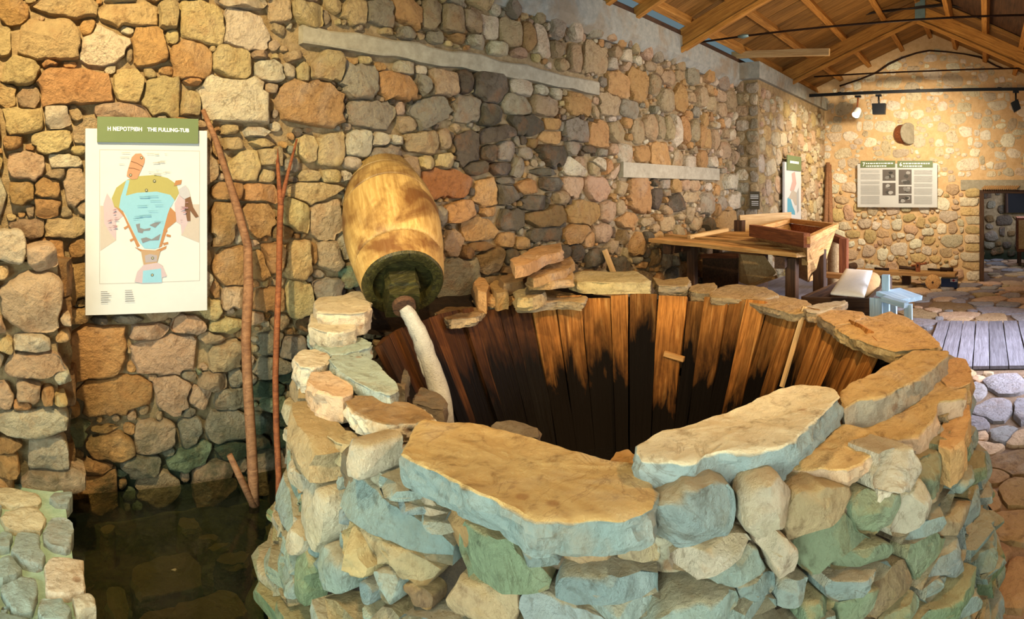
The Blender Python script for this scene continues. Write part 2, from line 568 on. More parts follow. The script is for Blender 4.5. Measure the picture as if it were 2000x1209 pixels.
def beam(name, p0, p1, w, h, mat, parent=None, up=(0, 0, 1), seed=0, rough=.004, w1=None, h1=None, seg=None):
    """sawn timber from p0 to p1; local X runs along it; slightly worn edges"""
    p0, p1 = Vector(p0), Vector(p1)
    L = (p1 - p0).length
    ax = (p1 - p0).normalized()
    side = Vector(up).cross(ax)
    side = side.normalized() if side.length > 1e-6 else ax.orthogonal().normalized()
    u = ax.cross(side).normalized()
    n = seg or max(2, min(10, int(L / .3)))
    w1, h1 = w1 or w, h1 or h
    V, F = [], []
    c = .15
    prof = [(-.5, -.5 + c), (-.5 + c, -.5), (.5 - c, -.5), (.5, -.5 + c), (.5, .5 - c), (.5 - c, .5), (-.5 + c, .5), (-.5, .5 - c)]
    mn = min(w, h)
    prof = []
    for sx, sy in ((-1, -1), (1, -1), (1, 1), (-1, 1)):
        e = .06 * mn
        a, b_ = (sx * .5, sy * .5), None
        if (sx, sy) in ((-1, -1), (1, 1)):
            prof += [(sx, sy, 0, e), (sx, sy, e, 0)]
        else:
            prof += [(sx, sy, e, 0), (sx, sy, 0, e)]
    for i in range(n + 1):
        t = i / n
        ww, hh = w + (w1 - w) * t, h + (h1 - h) * t
        for sx, sy, ex, ey in prof:
            V.append([L * t, sx * (ww / 2 - ex), sy * (hh / 2 - ey)])
    V = np.array(V)
    V[:, 1:] += np.stack([fbm(V * 4 + seed * 3.1, seed, 2), fbm(V * 4 + 50 + seed * 3.1, seed, 2)], 1) * rough
    m = 8
    for i in range(n):
        for k in range(m):
            F.append((i * m + k, i * m + (k + 1) % m, (i + 1) * m + (k + 1) % m, (i + 1) * m + k))
    F.append(tuple(range(m - 1, -1, -1)))
    F.append(tuple(range(n * m, n * m + m)))
    me = bpy.data.meshes.new(name)
    me.from_pydata(V.tolist(), [], F)
    me.materials.append(mat)
    o = bpy.data.objects.new(name, me)
    mw = Matrix((ax, side, u)).transposed().to_4x4()
    mw.translation = p0
    link(o, parent)
    if parent is not None:
        o.matrix_parent_inverse = Matrix.Identity(4)
        o.matrix_basis = Matrix.LocRotScale(parent.location, parent.rotation_euler, parent.scale).inverted() @ mw
    else:
        o.matrix_basis = mw
    return o


def text_mesh(name, body, size, mat, parent, loc, xdir, updir, extrude=.0006, align='LEFT', bold=0.0):
    cu = bpy.data.curves.new(name, 'FONT')
    cu.body = body
    cu.size = size
    cu.extrude = extrude
    cu.offset = bold
    cu.align_x = align
    cu.resolution_u = 3
    tmp = bpy.data.objects.new(name + '_tmp', cu)
    COL.objects.link(tmp)
    dg = bpy.context.evaluated_depsgraph_get()
    me = bpy.data.meshes.new_from_object(tmp.evaluated_get(dg))
    bpy.data.objects.remove(tmp)
    bpy.data.curves.remove(cu)
    me.materials.clear()
    me.materials.append(mat)
    x, u = Vector(xdir).normalized(), Vector(updir).normalized()
    mw = Matrix((x, u, x.cross(u))).transposed().to_4x4()
    mw.translation = Vector(loc)
    me.transform(mw)
    me.name = name
    o = bpy.data.objects.new(name, me)
    return link(o, parent)


# ------------------------------------------------------------------ rubble masonry: a field of stones packed into cells
class Field:
    def __init__(s):
        s.u, s.v, s.a, s.b, s.rot, s.p, s.c, s.h = [], [], [], [], [], [], [], []

    def add(s, u, v, a, b, c, rot=0.0, p=None, h=None):
        s.u.append(u); s.v.append(v); s.a.append(a); s.b.append(b); s.c.append(c)
        s.rot.append(rot); s.p.append(p or random.uniform(2.6, 4.2)); s.h.append(h)

    def metric(s, j, U, V):
        ca, sa = math.cos(s.rot[j]), math.sin(s.rot[j])
        du, dv = U - s.u[j], V - s.v[j]
        x, y = np.abs(du * ca + dv * sa) / s.a[j], np.abs(-du * sa + dv * ca) / s.b[j]
        return (x ** s.p[j] + y ** s.p[j]) ** (1 / s.p[j])

    def fill(s, u0, u1, v0, v1, sizes, tries, colour, ok=None, aspect=(1.0, 2.0), grid=.012, jam=.9, rot=.25):
        """drop ever smaller stones into what is left free"""
        nu, nv = int((u1 - u0) / grid) + 1, int((v1 - v0) / grid) + 1
        gu, gv = np.meshgrid(u0 + np.arange(nu) * grid, v0 + np.arange(nv) * grid, indexing='ij')
        occ = np.zeros((nu, nv), bool)

        def mark(j):
            r = max(s.a[j], s.b[j]) * 1.1
            i0, i1 = max(0, int((s.u[j] - r - u0) / grid)), min(nu, int((s.u[j] + r - u0) / grid) + 2)
            k0, k1 = max(0, int((s.v[j] - r - v0) / grid)), min(nv, int((s.v[j] + r - v0) / grid) + 2)
            if i0 < i1 and k0 < k1:
                occ[i0:i1, k0:k1] |= s.metric(j, gu[i0:i1, k0:k1], gv[i0:i1, k0:k1]) < jam
        for j in range(len(s.u)):
            mark(j)
        if ok is not None:
            occ |= ~ok(gu, gv)
        ang = np.linspace(0, 2 * math.pi, 17)[:-1]
        for size, n in zip(sizes, tries):
            free = np.argwhere(~occ)
            if len(free) == 0:
                break
            for q in free[RS.randint(0, len(free), n)]:
                if occ[q[0], q[1]]:
                    continue
                b = size * random.uniform(.75, 1.15)
                a = b * random.uniform(*aspect)
                if random.random() < .12:
                    a, b = b, a
                ro = random.uniform(-rot, rot)
                cu, cv = u0 + q[0] * grid, v0 + q[1] * grid
                eu = cu + a * .88 * np.cos(ang) * math.cos(ro) - b * .88 * np.sin(ang) * math.sin(ro)
                ev = cv + a * .88 * np.cos(ang) * math.sin(ro) + b * .88 * np.sin(ang) * math.cos(ro)
                iu, iv = np.clip(((eu - u0) / grid).astype(int), 0, nu - 1), np.clip(((ev - v0) / grid).astype(int), 0, nv - 1)
                if occ[iu, iv].sum() > 1 or eu.min() < u0 or eu.max() > u1 or ev.min() < v0 or ev.max() > v1:
                    continue
                s.add(cu, cv, a, b, colour(cu, cv), ro)
                mark(len(s.u) - 1)

    def cell(s, i, n, gap, grow=1.0, jag=.05, cuts=2):
        u, v = np.array(s.u), np.array(s.v)
        ang = np.linspace(0, 2 * math.pi, n + 1)[:-1] + s.rot[i]
        du, dv = np.cos(ang), np.sin(ang)
        rmax = grow / s.metric(i, s.u[i] + du, s.v[i] + dv)
        ri = max(s.a[i], s.b[i]) * grow
        rr = np.maximum(s.a, s.b)
        nb = [j for j in np.nonzero(np.hypot(u - s.u[i], v - s.v[i]) < (ri + rr) * 1.02)[0] if j != i]
        S = 14
        fr = (np.arange(1, S + 1) / S)[None, :] * np.ones((n, 1))
        PU, PV = s.u[i] + du[:, None] * rmax[:, None] * fr, s.v[i] + dv[:, None] * rmax[:, None] * fr
        di = fr * grow
        lim = np.ones(n)
        for j in nb:
            dj = s.metric(j, PU, PV)
            bad = dj < di
            has = bad.any(1)
            k = bad.argmax(1)
            kk = np.maximum(k - 1, 0)
            rows = np.arange(n)
            g0, g1 = (dj - di)[rows, kk], (dj - di)[rows, k]
            f = np.where(k == 0, 1 / S * .6, (kk + 1 + g0 / np.maximum(g0 - g1, 1e-6)) / S)
            lim = np.where(has, np.minimum(lim, f), lim)
        r = rmax * lim
        rs = random.Random(i * 31 + 7)
        for _ in range(cuts):                   # a corner knocked off
            al = rs.uniform(0, 6.283)
            cs = np.cos(ang - al)
            ext = (r * cs).max() * rs.uniform(.74, .97)
            r = np.where(cs > .05, np.minimum(r, ext / np.maximum(cs, .05)), r)
        q = np.stack([s.u[i] + du * r, s.v[i] + dv * r, np.full(n, i * 7.3)], 1)
        r = r * (1 + jag * fbm(q * 14, i, 2) + jag * .7 * fbm(q * 42, i + 5, 1)) - gap
        r = np.maximum(r, .004)
        return ang, r

    def stone(s, i, n, rings, gap, h, mapf, jag=.05, rough=.012, sink=.025, grow=1.0, facets=2, tiltv=0.0, cuts=2, steep=.5):
        """vertices and faces of one stone: a rough face with rounded arrises running back into the joint"""
        ang, r = s.cell(i, n, gap, grow, jag, cuts)
        T = {7: [.0, .28, .52, .72, .86, .95, 1.0, 1.0], 4: [.0, .5, .84, .97, 1.0], 5: [.0, .38, .68, .88, .97, 1.0], 3: [0, .6, .93, 1.0]}[rings]
        rs = random.Random(i * 13 + 5)
        size = float(np.mean(r))
        V = [(s.u[i], s.v[i], h)]
        rad = [0.0]
        for t in T[1:]:
            for k in range(n):
                V.append((s.u[i] + math.cos(ang[k]) * r[k] * t, s.v[i] + math.sin(ang[k]) * r[k] * t, 0))
                rad.append(t)
        V, rad = np.array(V, float), np.array(rad)
        prof = np.interp(rad, [0, .6, .86, .95, 1.0], [1.0, .97 + .03 * steep, .80 + .16 * steep, .50 + .38 * steep, 0.0])
        hh = h * prof
        q9 = np.stack([V[:, 0] * 9, V[:, 1] * 9, np.full(len(V), i * 3.7)], 1)
        hh += (fbm(q9, i, 3) + .45 * (.4 - np.abs(fbm(q9 * 1.7, i + 40, 3))) + .5 * fbm(q9 * 4.5, i + 11, 2)) * rough * (rad < .99)
        for _ in range(facets):
            a = rs.uniform(0, 6.28)
            d = ((V[:, 0] - s.u[i]) * math.cos(a) + (V[:, 1] - s.v[i]) * math.sin(a)) / max(size, 1e-4)
            hh = np.minimum(hh, h * (1.0 + .12 - rs.uniform(.25, .75) * d * (d > -.2)))
        hh += tiltv * (V[:, 1] - s.v[i]) * (rad < .99)
        hh = np.where(rad >= .999, -sink, np.maximum(hh, -sink * .6))
        if rings == 7:
            hh[1 + 6 * n - n:1 + 6 * n] = h * (.15 + .4 * steep)      # shoulder ring
        V[:, 2] = hh
        F = [(0, 1 + k, 1 + (k + 1) % n) for k in range(n)]
        for q in range(len(T) - 2):
            b0, b1 = 1 + q * n, 1 + (q + 1) * n
            F += [(b0 + k, b1 + k, b1 + (k + 1) % n, b0 + (k + 1) % n) for k in range(n)]
        return mapf(V), F

    def build(s, parent, mat, mapf, n, rings, gap, hfun, limit=290, weight=None, name='stone', rest='small_stones', **kw):
        """the stones that show largest become objects of their own, the rest one joined part"""
        idx = list(range(len(s.u)))
        wt = {i: (weight(i) if weight else s.a[i] * s.b[i]) for i in idx}
        idx.sort(key=lambda i: -wt[i])
        mb = MB()
        for rank, i in enumerate(idx):
            big = rank < limit
            h = s.h[i] if s.h[i] is not None else hfun(i)
            nn = n if big else max(10, n // 3)
            nr = rings if big else 4
            V, F = s.stone(i, nn, nr, gap, h, mapf, **kw)
            if big:
                mesh_obj(name, V, F, mat, parent, s.c[i], sharp=48)
            else:
                mb.add(V, F, s.c[i])
        if mb.v:
            o = mb.build(rest, mat, parent, colour=True, sharp=48)
            o['kind'] = 'stuff'


def slab(name, poly, ztop, thick, colour, seed, mat, parent=None, rough=.010, under=.0, n=52, jag=.006, dome=0.0, edge=None):
    """a rough flat stone: world outline (list of x, y) extruded down, with a broken edge"""
    P = np.array([(p[0], p[1]) for p in poly], float)
    seg = np.vstack([P, P[:1]])
    ln = np.r_[0, np.cumsum(np.hypot(*np.diff(seg, axis=0).T))]
    t = np.linspace(0, ln[-1], n + 1)[:-1]
    Q = np.stack([np.interp(t, ln, seg[:, 0]), np.interp(t, ln, seg[:, 1])], 1)
    area = .5 * np.sum(P[:, 0] * np.roll(P[:, 1], -1) - np.roll(P[:, 0], -1) * P[:, 1])
    if area < 0:
        Q = Q[::-1]
    ctr = Q.mean(0)
    dirn = (Q - ctr) / np.maximum(np.linalg.norm(Q - ctr, axis=1, keepdims=True), 1e-6)
    q3 = np.c_[Q * 22, np.full(n, seed * 5.3)]
    Q = Q + dirn * (fbm(q3, seed, 3) * jag)[:, None]
    V, F = [(ctr[0], ctr[1], ztop + dome)], []
    Tn = [.22, .42, .6, .76, .89, .975, 1.0]
    for tt in Tn:
        for k in range(n):
            p = ctr + (Q[k] - ctr) * tt
            V.append((p[0], p[1], ztop + dome * (1 - tt * tt) - (.05 * min(thick, .06) if tt == 1.0 else 0)))
    V = np.array(V)
    nt = len(V)
    V[:, 2] += fbm(np.c_[V[:, :2] * 7, np.full(nt, seed * 2.1)], seed, 4) * rough + fbm(np.c_[V[:, :2] * 34, np.full(nt, seed)], seed + 3, 2) * rough * .35
    ring = V[-n:].copy()
    lv = [.05, .2, .36, .52, .68, .84, 1.0]
    W = []
    for s_ in lv:
        w = ring.copy()
        w[:, 2] -= thick * s_
        out = fbm(np.c_[ring[:, :2] * 13, np.full(n, s_ * 2.2 + seed)], seed + 9, 3) * .022 + fbm(np.c_[ring[:, :2] * 45, np.full(n, s_ * 6 + seed)], seed + 4, 3) * .013
        out += .006 * math.sin(s_ * 3.1) - under * s_
        w[:, :2] += dirn * out[:, None]
        W.append(w)
    W.append(np.r_[[[ctr[0], ctr[1], ztop - thick]]])
    V = np.vstack([V] + W)
    cols = np.array([colour] * nt + [edge or colour] * (len(V) - nt))
    F = [(0, 1 + k, 1 + (k + 1) % n) for k in range(n)]
    nr = len(Tn) + len(lv)
    for q in range(nr - 1):
        b0, b1 = 1 + q * n, 1 + (q + 1) * n
        F += [(b0 + k, b1 + k, b1 + (k + 1) % n, b0 + (k + 1) % n) for k in range(n)]
    last = 1 + (nr - 1) * n
    F += [(last + (k + 1) % n, last + k, len(V) - 1) for k in range(n)]
    org = (float(ctr[0]), float(ctr[1]), ztop - thick)
    return mesh_obj(name, V, F, mat, parent, cols, sharp=32, origin=org if parent is None else None)


def px_poly(s, ox=0, oy=0, k=1.0):
    a = [float(t) for t in s.replace(',', ' ').split()]
    return [(ox + a[i] / k, oy + a[i + 1] / k) for i in range(0, len(a), 2)]


# ------------------------------------------------------------------ the setting: walls
XE = 10.4                                     # end wall
XP, YP = 7.18, 2.79                           # where the long wall steps forward

mb = MB()
mb.box((-1.6, D, -.3), (XP, D + .45, 3.1))
mb.box((XP, YP, -.3), (XE + .3, D + .45, 3.1))
wall_left = tag(mb.build('wall_left', M['wall_mortar']), kind='structure')

# each line: centre x, centre y, width, height, tone [, rotation in degrees], in a crop's own pixels
CROPS = [
 ((0, 0, 3.023), """70 75 170 160 o;390 60 360 115 y;755 95 340 130 y;700 12 220 46 w;985 90 110 170 y;1185 135 260 240 y;1400 20 290 80 w;1455 180 260 240 w
 1640 75 130 150 p;279 250 410 220 y;510 165 95 120 o;612 285 300 210 w -12;875 280 190 220 o;1012 225 80 80 y;1120 365 230 220 o;1360 380 220 190 y;1610 430 200 120 w
 110 425 222 172 y;25 250 90 170 y;435 525 420 230 o;755 500 180 190 y;885 440 90 65 y;955 575 200 230 y;1115 625 115 150 y;1390 605 430 260 w;40 570 110 140 y;170 590 140 140 t
 130 710 270 150 y;335 690 160 140 w;440 680 70 150 t 25;700 665 350 90 p;310 845 210 130 y;65 855 130 90 o;165 985 200 170 p;380 950 220 80 w;460 890 90 70 y;330 1030 140 70 t
 280 1120 140 160 o;120 1130 150 150 o;440 1100 140 220 p;1340 770 110 70 y;1490 780 170 60 w;1610 750 70 60 w;1370 850 140 80 y;1530 850 160 60 y;1270 880 80 120 o;1430 980 200 170 y
 1580 930 130 130 y;1570 1040 110 90 y;1320 1130 190 100 o;1520 1150 220 130 o;290 385 130 40 o;410 390 110 40 o;1580 530 110 60 p;1520 330 110 50 p;1130 492 120 40 o;760 330 50 100 t"""),
 ((0, 380, 2.878), """265 60 140 130 o;360 190 230 110 y;160 190 190 110 t;290 310 200 140 o;430 300 110 110 o;90 405 170 80 t;400 490 190 240 o;415 670 160 90 o;450 600 60 70 y
 560 700 110 50 d;700 690 200 50 g;520 880 360 320 o;820 770 230 90 p;1050 720 180 100 p;945 890 430 200 p;1180 800 160 80 t;1250 890 180 150 t;1260 730 180 80 y
 630 1110 400 200 o;960 1120 190 190 p;1110 1130 120 120 p;1190 1040 160 90 t;1310 1030 80 110 g;1280 1140 170 110 g;1250 160 130 240 o;1440 120 180 240 o;1330 210 70 120 w
 1290 400 190 210 o;1430 390 140 180 o;1650 90 150 220 y;1660 360 160 190 y;1520 340 120 170 o;1300 570 140 120 p;1200 530 60 120 o;1500 590 180 130 o;1660 590 160 200 y
 1510 820 130 130 g;1630 860 140 120 g;1520 960 200 100 g;1610 1020 150 80 k;1500 1080 200 80 k"""),
 ((0, 800, 2.957), """590 100 240 40 o;630 190 280 150 o;740 105 70 70 o;880 150 220 180 p;1090 120 130 150 g;1290 80 230 170 g;540 310 180 90 o;820 310 230 120 g;1090 270 280 120 n 20
 1500 60 150 100 k;1620 40 150 80 k;1480 170 140 90 k;1330 220 200 100 k;1610 150 120 90 k"""),
 ((540, 0, 3.023), """160 90 170 140 y;320 40 110 90 y;440 70 140 150 y;600 80 140 160 g;745 75 165 160 o -14;890 95 120 190 t -15;1010 115 120 160 t;1135 130 100 150 t;1240 160 100 150 w
 1360 205 130 160 t;1470 230 80 170 o;1550 250 90 170 w;1630 290 80 100 t;640 190 80 40 y;1160 250 130 80 w;1300 290 130 80 w;1050 230 120 50 o;1410 310 90 60 p
 40 430 110 100 w;150 430 80 140 y;285 400 170 160 y;185 620 380 270 o;475 490 200 210 g;690 510 230 160 o;740 410 120 90 w;840 420 70 60 w;840 500 80 130 g;955 500 150 160 t
 1085 500 90 150 d;1235 520 180 170 d;1425 520 140 90 w;1390 625 180 120 g;1560 625 140 120 t;1540 540 70 70 w;1625 560 80 60 w;545 680 290 160 g;720 640 60 90 p;900 660 260 160 g 25
 760 740 140 100 t;1105 640 150 170 g;1245 680 160 120 d;1290 790 270 90 d 18;1460 740 220 120 d;1610 740 90 80 o;1610 820 130 110 o;840 850 190 140 t;970 820 70 120 t;465 850 130 150 w
 300 870 150 190 y;160 890 130 150 y;590 830 90 90 w;690 830 110 60 w;1110 880 150 190 d;1235 900 80 130 d;1335 890 120 110 g;1450 910 70 70 g;1610 910 150 130 d;870 960 100 100 y
 975 950 90 100 y;430 970 100 90 w;175 1040 140 70 y;310 1045 120 80 y;200 1150 330 140 y;980 1085 280 170 r;1165 990 130 90 d;1300 1000 140 80 d;1220 1130 130 190 o;1330 1065 110 50 d
 1470 1100 130 90 o;1590 1080 130 90 d;1570 1020 200 50 d;1340 1150 130 120 d;405 1030 60 80 w"""),
 ((600, 280, 2.878), """90 400 180 260 p;110 640 130 160 p;190 580 80 140 w;20 620 50 160 o;250 750 130 110 n;90 830 160 140 g;1260 340 150 90 d;1475 245 110 120 p;1610 255 140 130 p;830 380 160 120 o
 1010 385 110 60 o;1130 430 150 110 d;1320 415 240 110 e;1535 400 180 140 o;1680 380 90 120 p;950 480 220 130 o;1320 510 200 80 d;1500 500 140 120 o;1640 510 90 110 p;1100 540 90 90 o
 940 580 200 60 e;1010 650 160 140 e;880 610 90 110 e;1190 560 90 70 o;1130 640 80 100 d;1560 540 90 90 o;1600 640 100 90 d;1690 580 70 80 t;1490 620 90 100 d;1505 130 150 110 w
 1615 130 80 100 w;1690 150 80 110 p"""),
 ((1100, 0, 3.358), """60 370 90 180 t;190 390 150 200 t;300 430 50 90 w;345 555 150 190 o;470 560 150 210 o;580 560 70 150 t;645 660 100 150 t;420 715 140 120 g;290 690 130 150 t;90 690 180 130 o
 210 890 150 170 o;320 870 120 140 t;750 640 80 200 o;820 640 60 80 t;880 640 60 160 t;960 680 80 100 t;1030 720 70 90 t;470 870 80 160 t;550 840 90 170 t;620 850 60 180 t
 670 850 50 170 t;720 850 60 220 w;775 860 60 180 o;840 870 60 190 t;885 890 50 170 o;935 910 50 150 o;980 910 50 140 t;385 1000 90 140 w;500 1010 110 100 o;630 1010 120 160 o
 740 1040 70 120 t;810 1060 70 90 w;895 1040 70 120 o;970 1060 70 70 w;80 1090 160 130 t;200 1100 90 110 t;290 1110 90 130 o;150 980 90 50 d;230 1000 90 50 g;330 350 70 90 t
 400 370 80 90 w;470 400 60 60 w;560 440 60 60 t;610 460 50 70 t;1050 980 70 120 t"""),
 ((1200, 300, 4.545), """195 380 190 300 o;40 310 80 150 t;30 490 90 150 t;100 590 200 150 o;260 600 90 80 t;340 410 100 190 d;340 260 60 70 d;430 270 80 90 g;510 290 70 130 o;600 280 80 100 p
 690 290 110 90 t;430 350 80 70 g;520 440 130 180 d;660 390 130 100 t;800 450 130 200 g;440 620 150 150 t;340 660 70 90 t;560 560 90 60 t;640 540 50 180 t;700 620 110 120 t
 810 630 90 120 d;1020 250 240 130 w;1060 420 150 150 w;980 600 190 180 o;940 440 80 130 g"""),
]
FW = Field()
for (ox, oy, k), body in CROPS:
    for item in body.replace('\n', ';').split(';'):
        q = item.split()
        if len(q) < 5:
            continue
        x, y, w, h = (float(t) for t in q[:4])
        px, py = ox + x / k, oy + y / k
        p = on_y(px, py)
        c = math.cos(phi(px))
        FW.add(p.x, p.z, w / k / FPX * D / c / c / 2 * 1.03, h / k / FPX * D / c / 2 * 1.03, pal(q[4]), math.radians(float(q[5])) if len(q) > 5 else random.uniform(-.06, .06))


def lintel_rect(x0, x1, y0, y1):
    a, b = on_y(x0, y0), on_y(x1, y1)
    return a.x, b.x


LT = [on_y(583, 57), on_y(1160, 150)]         # long concrete lintel in the wall
LZ0, LZ1 = on_y(623, 96).z, on_y(623, 60).z
L2 = [on_y(1205, 335).x, on_y(1395, 335).x]
L2Z0, L2Z1 = on_y(1300, 349).z, on_y(1300, 323).z


def wall_ok(U, V):
    k = (U > -.6) & (U < XP - .03) & (V > -.1) & (V < 2.93)
    k &= ~((U > LT[0].x - .05) & (U < LT[1].x + .03) & (V > LZ0 - .02) & (V < LZ1 + .02))
    k &= ~((U > L2[0]) & (U < L2[1]) & (V > L2Z0 - .01) & (V < L2Z1 + .01))
    return k


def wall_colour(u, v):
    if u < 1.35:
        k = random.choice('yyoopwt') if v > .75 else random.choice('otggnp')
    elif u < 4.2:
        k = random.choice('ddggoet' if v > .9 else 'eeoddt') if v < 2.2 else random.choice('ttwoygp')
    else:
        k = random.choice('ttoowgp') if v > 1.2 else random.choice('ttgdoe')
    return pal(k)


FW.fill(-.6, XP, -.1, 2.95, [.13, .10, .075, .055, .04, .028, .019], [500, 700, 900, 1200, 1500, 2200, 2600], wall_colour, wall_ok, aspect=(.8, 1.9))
FW.build(wall_left, M['wall_stone'], lambda V: np.c_[V[:, 0], D - .012 - V[:, 2], V[:, 1]], 36, 7, .004,
         lambda i: random.uniform(.038, .085) if FW.a[i] > .05 else random.uniform(.014, .036), limit=225,
         weight=lambda i: FW.a[i] * FW.b[i] * math.cos(math.atan2(FW.u[i], D)) ** 3 if FW.u[i] > -.2 else 0, rough=.022, sink=.04, grow=1.2, jag=.07, cuts=3, steep=.8, facets=3)

# the part of the long wall that steps forward: its edge and its face
FS = Field()
for z in np.arange(.05, 2.85, .16):
    for u, a in ((-3.03, .07), (-2.87, .085)) if int(z * 10) % 2 else ((-3.0, .1), (-2.84, .055)):
        FS.add(u, z + .08 + random.uniform(-.02, .02), a * 1.05, .08, pal(random.choice('gtgwt')))
FS.build(wall_left, M['wall_stone'], lambda V: np.c_[XP - V[:, 2], -V[:, 0], V[:, 1]], 18, 5, .006, lambda i: random.uniform(.02, .045), limit=40)
FP = Field()
FP.fill(XP + .01, XE, .0, 2.85, [.12, .09, .07, .05, .034], [200, 350, 500, 700, 900], lambda u, v: pal(random.choice('wwltywp')), None, aspect=(.7, 1.8))
FP.build(wall_left, M['wall_stone'], lambda V: np.c_[V[:, 0], YP - V[:, 2], V[:, 1]], 16, 5, .006, lambda i: random.uniform(.02, .045), limit=34)

# end wall with gable and doorway
DY0, DY1, DZ = .10, -.98, on_x(1955, 371, XE).z
RY, RZ = .95, 4.06                            # ridge
SL = (RZ - 3.12) / (3.1 - RY)


def roof_z(y):
    return RZ - abs(y - RY) * SL


def prism_yz(mbx, poly, x0, x1):
    n = len(poly)
    mbx.add([(x0, y, z) for y, z in poly] + [(x1, y, z) for y, z in poly],
            [tuple(range(n)), tuple(range(2 * n - 1, n - 1, -1))] + [(i, i + n, (i + 1) % n + n, (i + 1) % n) for i in range(n)])


mb = MB()
prism_yz(mb, [(3.1, -.2), (3.1, roof_z(3.1) + .15), (RY, RZ + .15), (-1.25, roof_z(-1.25) + .15), (-1.25, DZ), (DY0, DZ), (DY0, -.2)], XE, XE + .45)
prism_yz(mb, [(DY1, -.2), (DY1, DZ), (-1.25, DZ), (-1.25, -.2)], XE, XE + .45)
wall_end = tag(mb.build('wall_end', M['end_mortar']), kind='structure')
FE = Field()
for yy0 in np.arange(0.02, DZ - .05, .155):   # squared blocks along the doorway
    w = random.uniform(.2, .34)
    FE.add(-DY0 - w / 2, yy0 + .078, w / 2, .076, pal(random.choice('yxlw')), p=5)


def end_ok(U, V):
    y = -U
    k = (V > 0) & (V < roof_z(y) - .02)
    k &= ~((y < DY0 + .02) & (V < DZ + .16)) & ~((y < .45) & (V > DZ - .02) & (V < DZ + .2))
    k &= ~((V > 1.55) & (np.sin(U * 9.1 + V * 5) * np.sin(V * 11 - U * 3) > .5))
    return k


FE.fill(-2.8, 1.2, 0, 3.95, [.095, .075, .055, .04, .03], [300, 700, 1100, 1200, 1200], lambda u, v: pal(random.choice('wxlx') if v > 1.6 else random.choice('lyxwxp')), end_ok, aspect=(1.0, 2.0), jam=1.02)
FE.build(wall_end, M['pale_stone'], lambda V: np.c_[XE - V[:, 2], -V[:, 0], V[:, 1]], 16, 5, .006,
         lambda i: (.012 if FE.v[i] > 1.65 else random.uniform(.022, .05)), limit=280, rough=.010, sink=.012, cuts=3, jag=.09, grow=1.2)

# beyond the doorway
mb = MB()
mb.box((13.7, -2.2, -.2), (14.0, 1.8, 2.4))
mb.box((XE + .45, 1.5, -.2), (13.7, 1.8, 2.4))
mb.box((XE + .45, -2.2, 2.2), (13.7, 1.5, 2.4))
wall_annex = tag(mb.build('wall_annex', M['wall_mortar']), kind='structure')
FA = Field()
hole0, hole1 = on_x(1968, 375, 13.7), on_x(2020, 415, 13.7)
FA.fill(-.75, 1.4, .0, 2.1, [.12, .09, .06], [120, 200, 240], lambda u, v: pal(random.choice('gdde')), lambda U, V: ~((U > -hole0.y - .04) & (U < -hole1.y) & (V > hole1.z) & (V < hole0.z)))
FA.build(wall_annex, M['wall_stone'], lambda V: np.c_[13.7 - V[:, 2], -V[:, 0], V[:, 1]], 12, 4, .008, lambda i: .04, limit=60)
w1 = MB()
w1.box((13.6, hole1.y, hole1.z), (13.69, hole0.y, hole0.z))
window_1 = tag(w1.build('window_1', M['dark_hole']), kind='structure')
for a, b in (((hole0.y + .03, hole1.z), (hole0.y + .03, hole0.z)), ((hole0.y + .03, hole0.z + .02), (hole1.y, hole0.z + .02))):
    beam('window_frame', (13.6, a[0], a[1]), (13.6, b[0], b[1]), .06, .06, M['dark_wood'], window_1)

# right-hand wall with its doorway (out of frame), letting the daylight in
mb = MB()
mb.box((-1.6, -1.55, -.2), (4.4, -1.25, 3.12))
mb.box((7.0, -1.55, -.2), (XE, -1.25, 3.12))
mb.box((4.4, -1.55, 2.2), (7.0, -1.25, 3.12))
tag(mb.build('wall_right', M['end_mortar']), kind='structure')

# concrete ring beam and lintels
mb = MB()
zt, zb = 3.135, 2.855
n = 40
V, F = [], []
for i in range(n + 1):
    x = -1.6 + (XP + .1 + 1.6) * i / n
    w = .02 * float(vnoise([x * 1.7, 0, 0]))
    for y, z in ((D + .1, zb - .02), (D - .04, zb - .01 + w * .8), (D - .085, zb + .05 + w * .5), (D - .10, zb + .07), (D - .10, zt), (D + .1, zt)):
        V.append((x, y, z))
for i in range(n):
    F += [(i * 6 + k, i * 6 + k + 1, (i + 1) * 6 + k + 1, (i + 1) * 6 + k) for k in range(5)]
mb.add(V, F)
mb.box((XP - .1, YP - .06, 2.93), (XE, D + .1, zt))
tag(mb.build('trim_1', M['beam_concrete']), kind='structure')
mb = MB()
V, F = [], []
for i in range(31):
    t = i / 30
    x = LT[0].x + (LT[1].x - LT[0].x) * t
    a, b = .012 * float(vnoise([x * 6, 3, 0])), .014 * float(vnoise([x * 7, 9, 0]))
    for y, z in ((D + .05, LZ0 + a), (D - .055, LZ0 + a), (D - .06, LZ0 + .012 + a), (D - .06, LZ1 - .012 + b), (D - .05, LZ1 + b), (D + .05, LZ1 + b)):
        V.append((x, y, z))
for i in range(30):
    F += [(i * 6 + k, i * 6 + k + 1, (i + 1) * 6 + k + 1, (i + 1) * 6 + k) for k in range(5)]
F += [(0, 5, 4, 3, 2, 1), tuple(180 + k for k in range(6))]
mb.add(V, F)
tag(mb.build('trim_2', M['concrete']), kind='structure')
mb = MB()
mb.box((L2[0], D - .07, L2Z0), (L2[1], D + .05, L2Z1))
tag(mb.build('trim_3', M['concrete']), kind='structure')
mb = MB()
mb.box((XE - .03, -1.2, DZ), (XE + .2, .42, DZ + .17))
tag(mb.build('trim_4', M['concrete']), kind='structure')

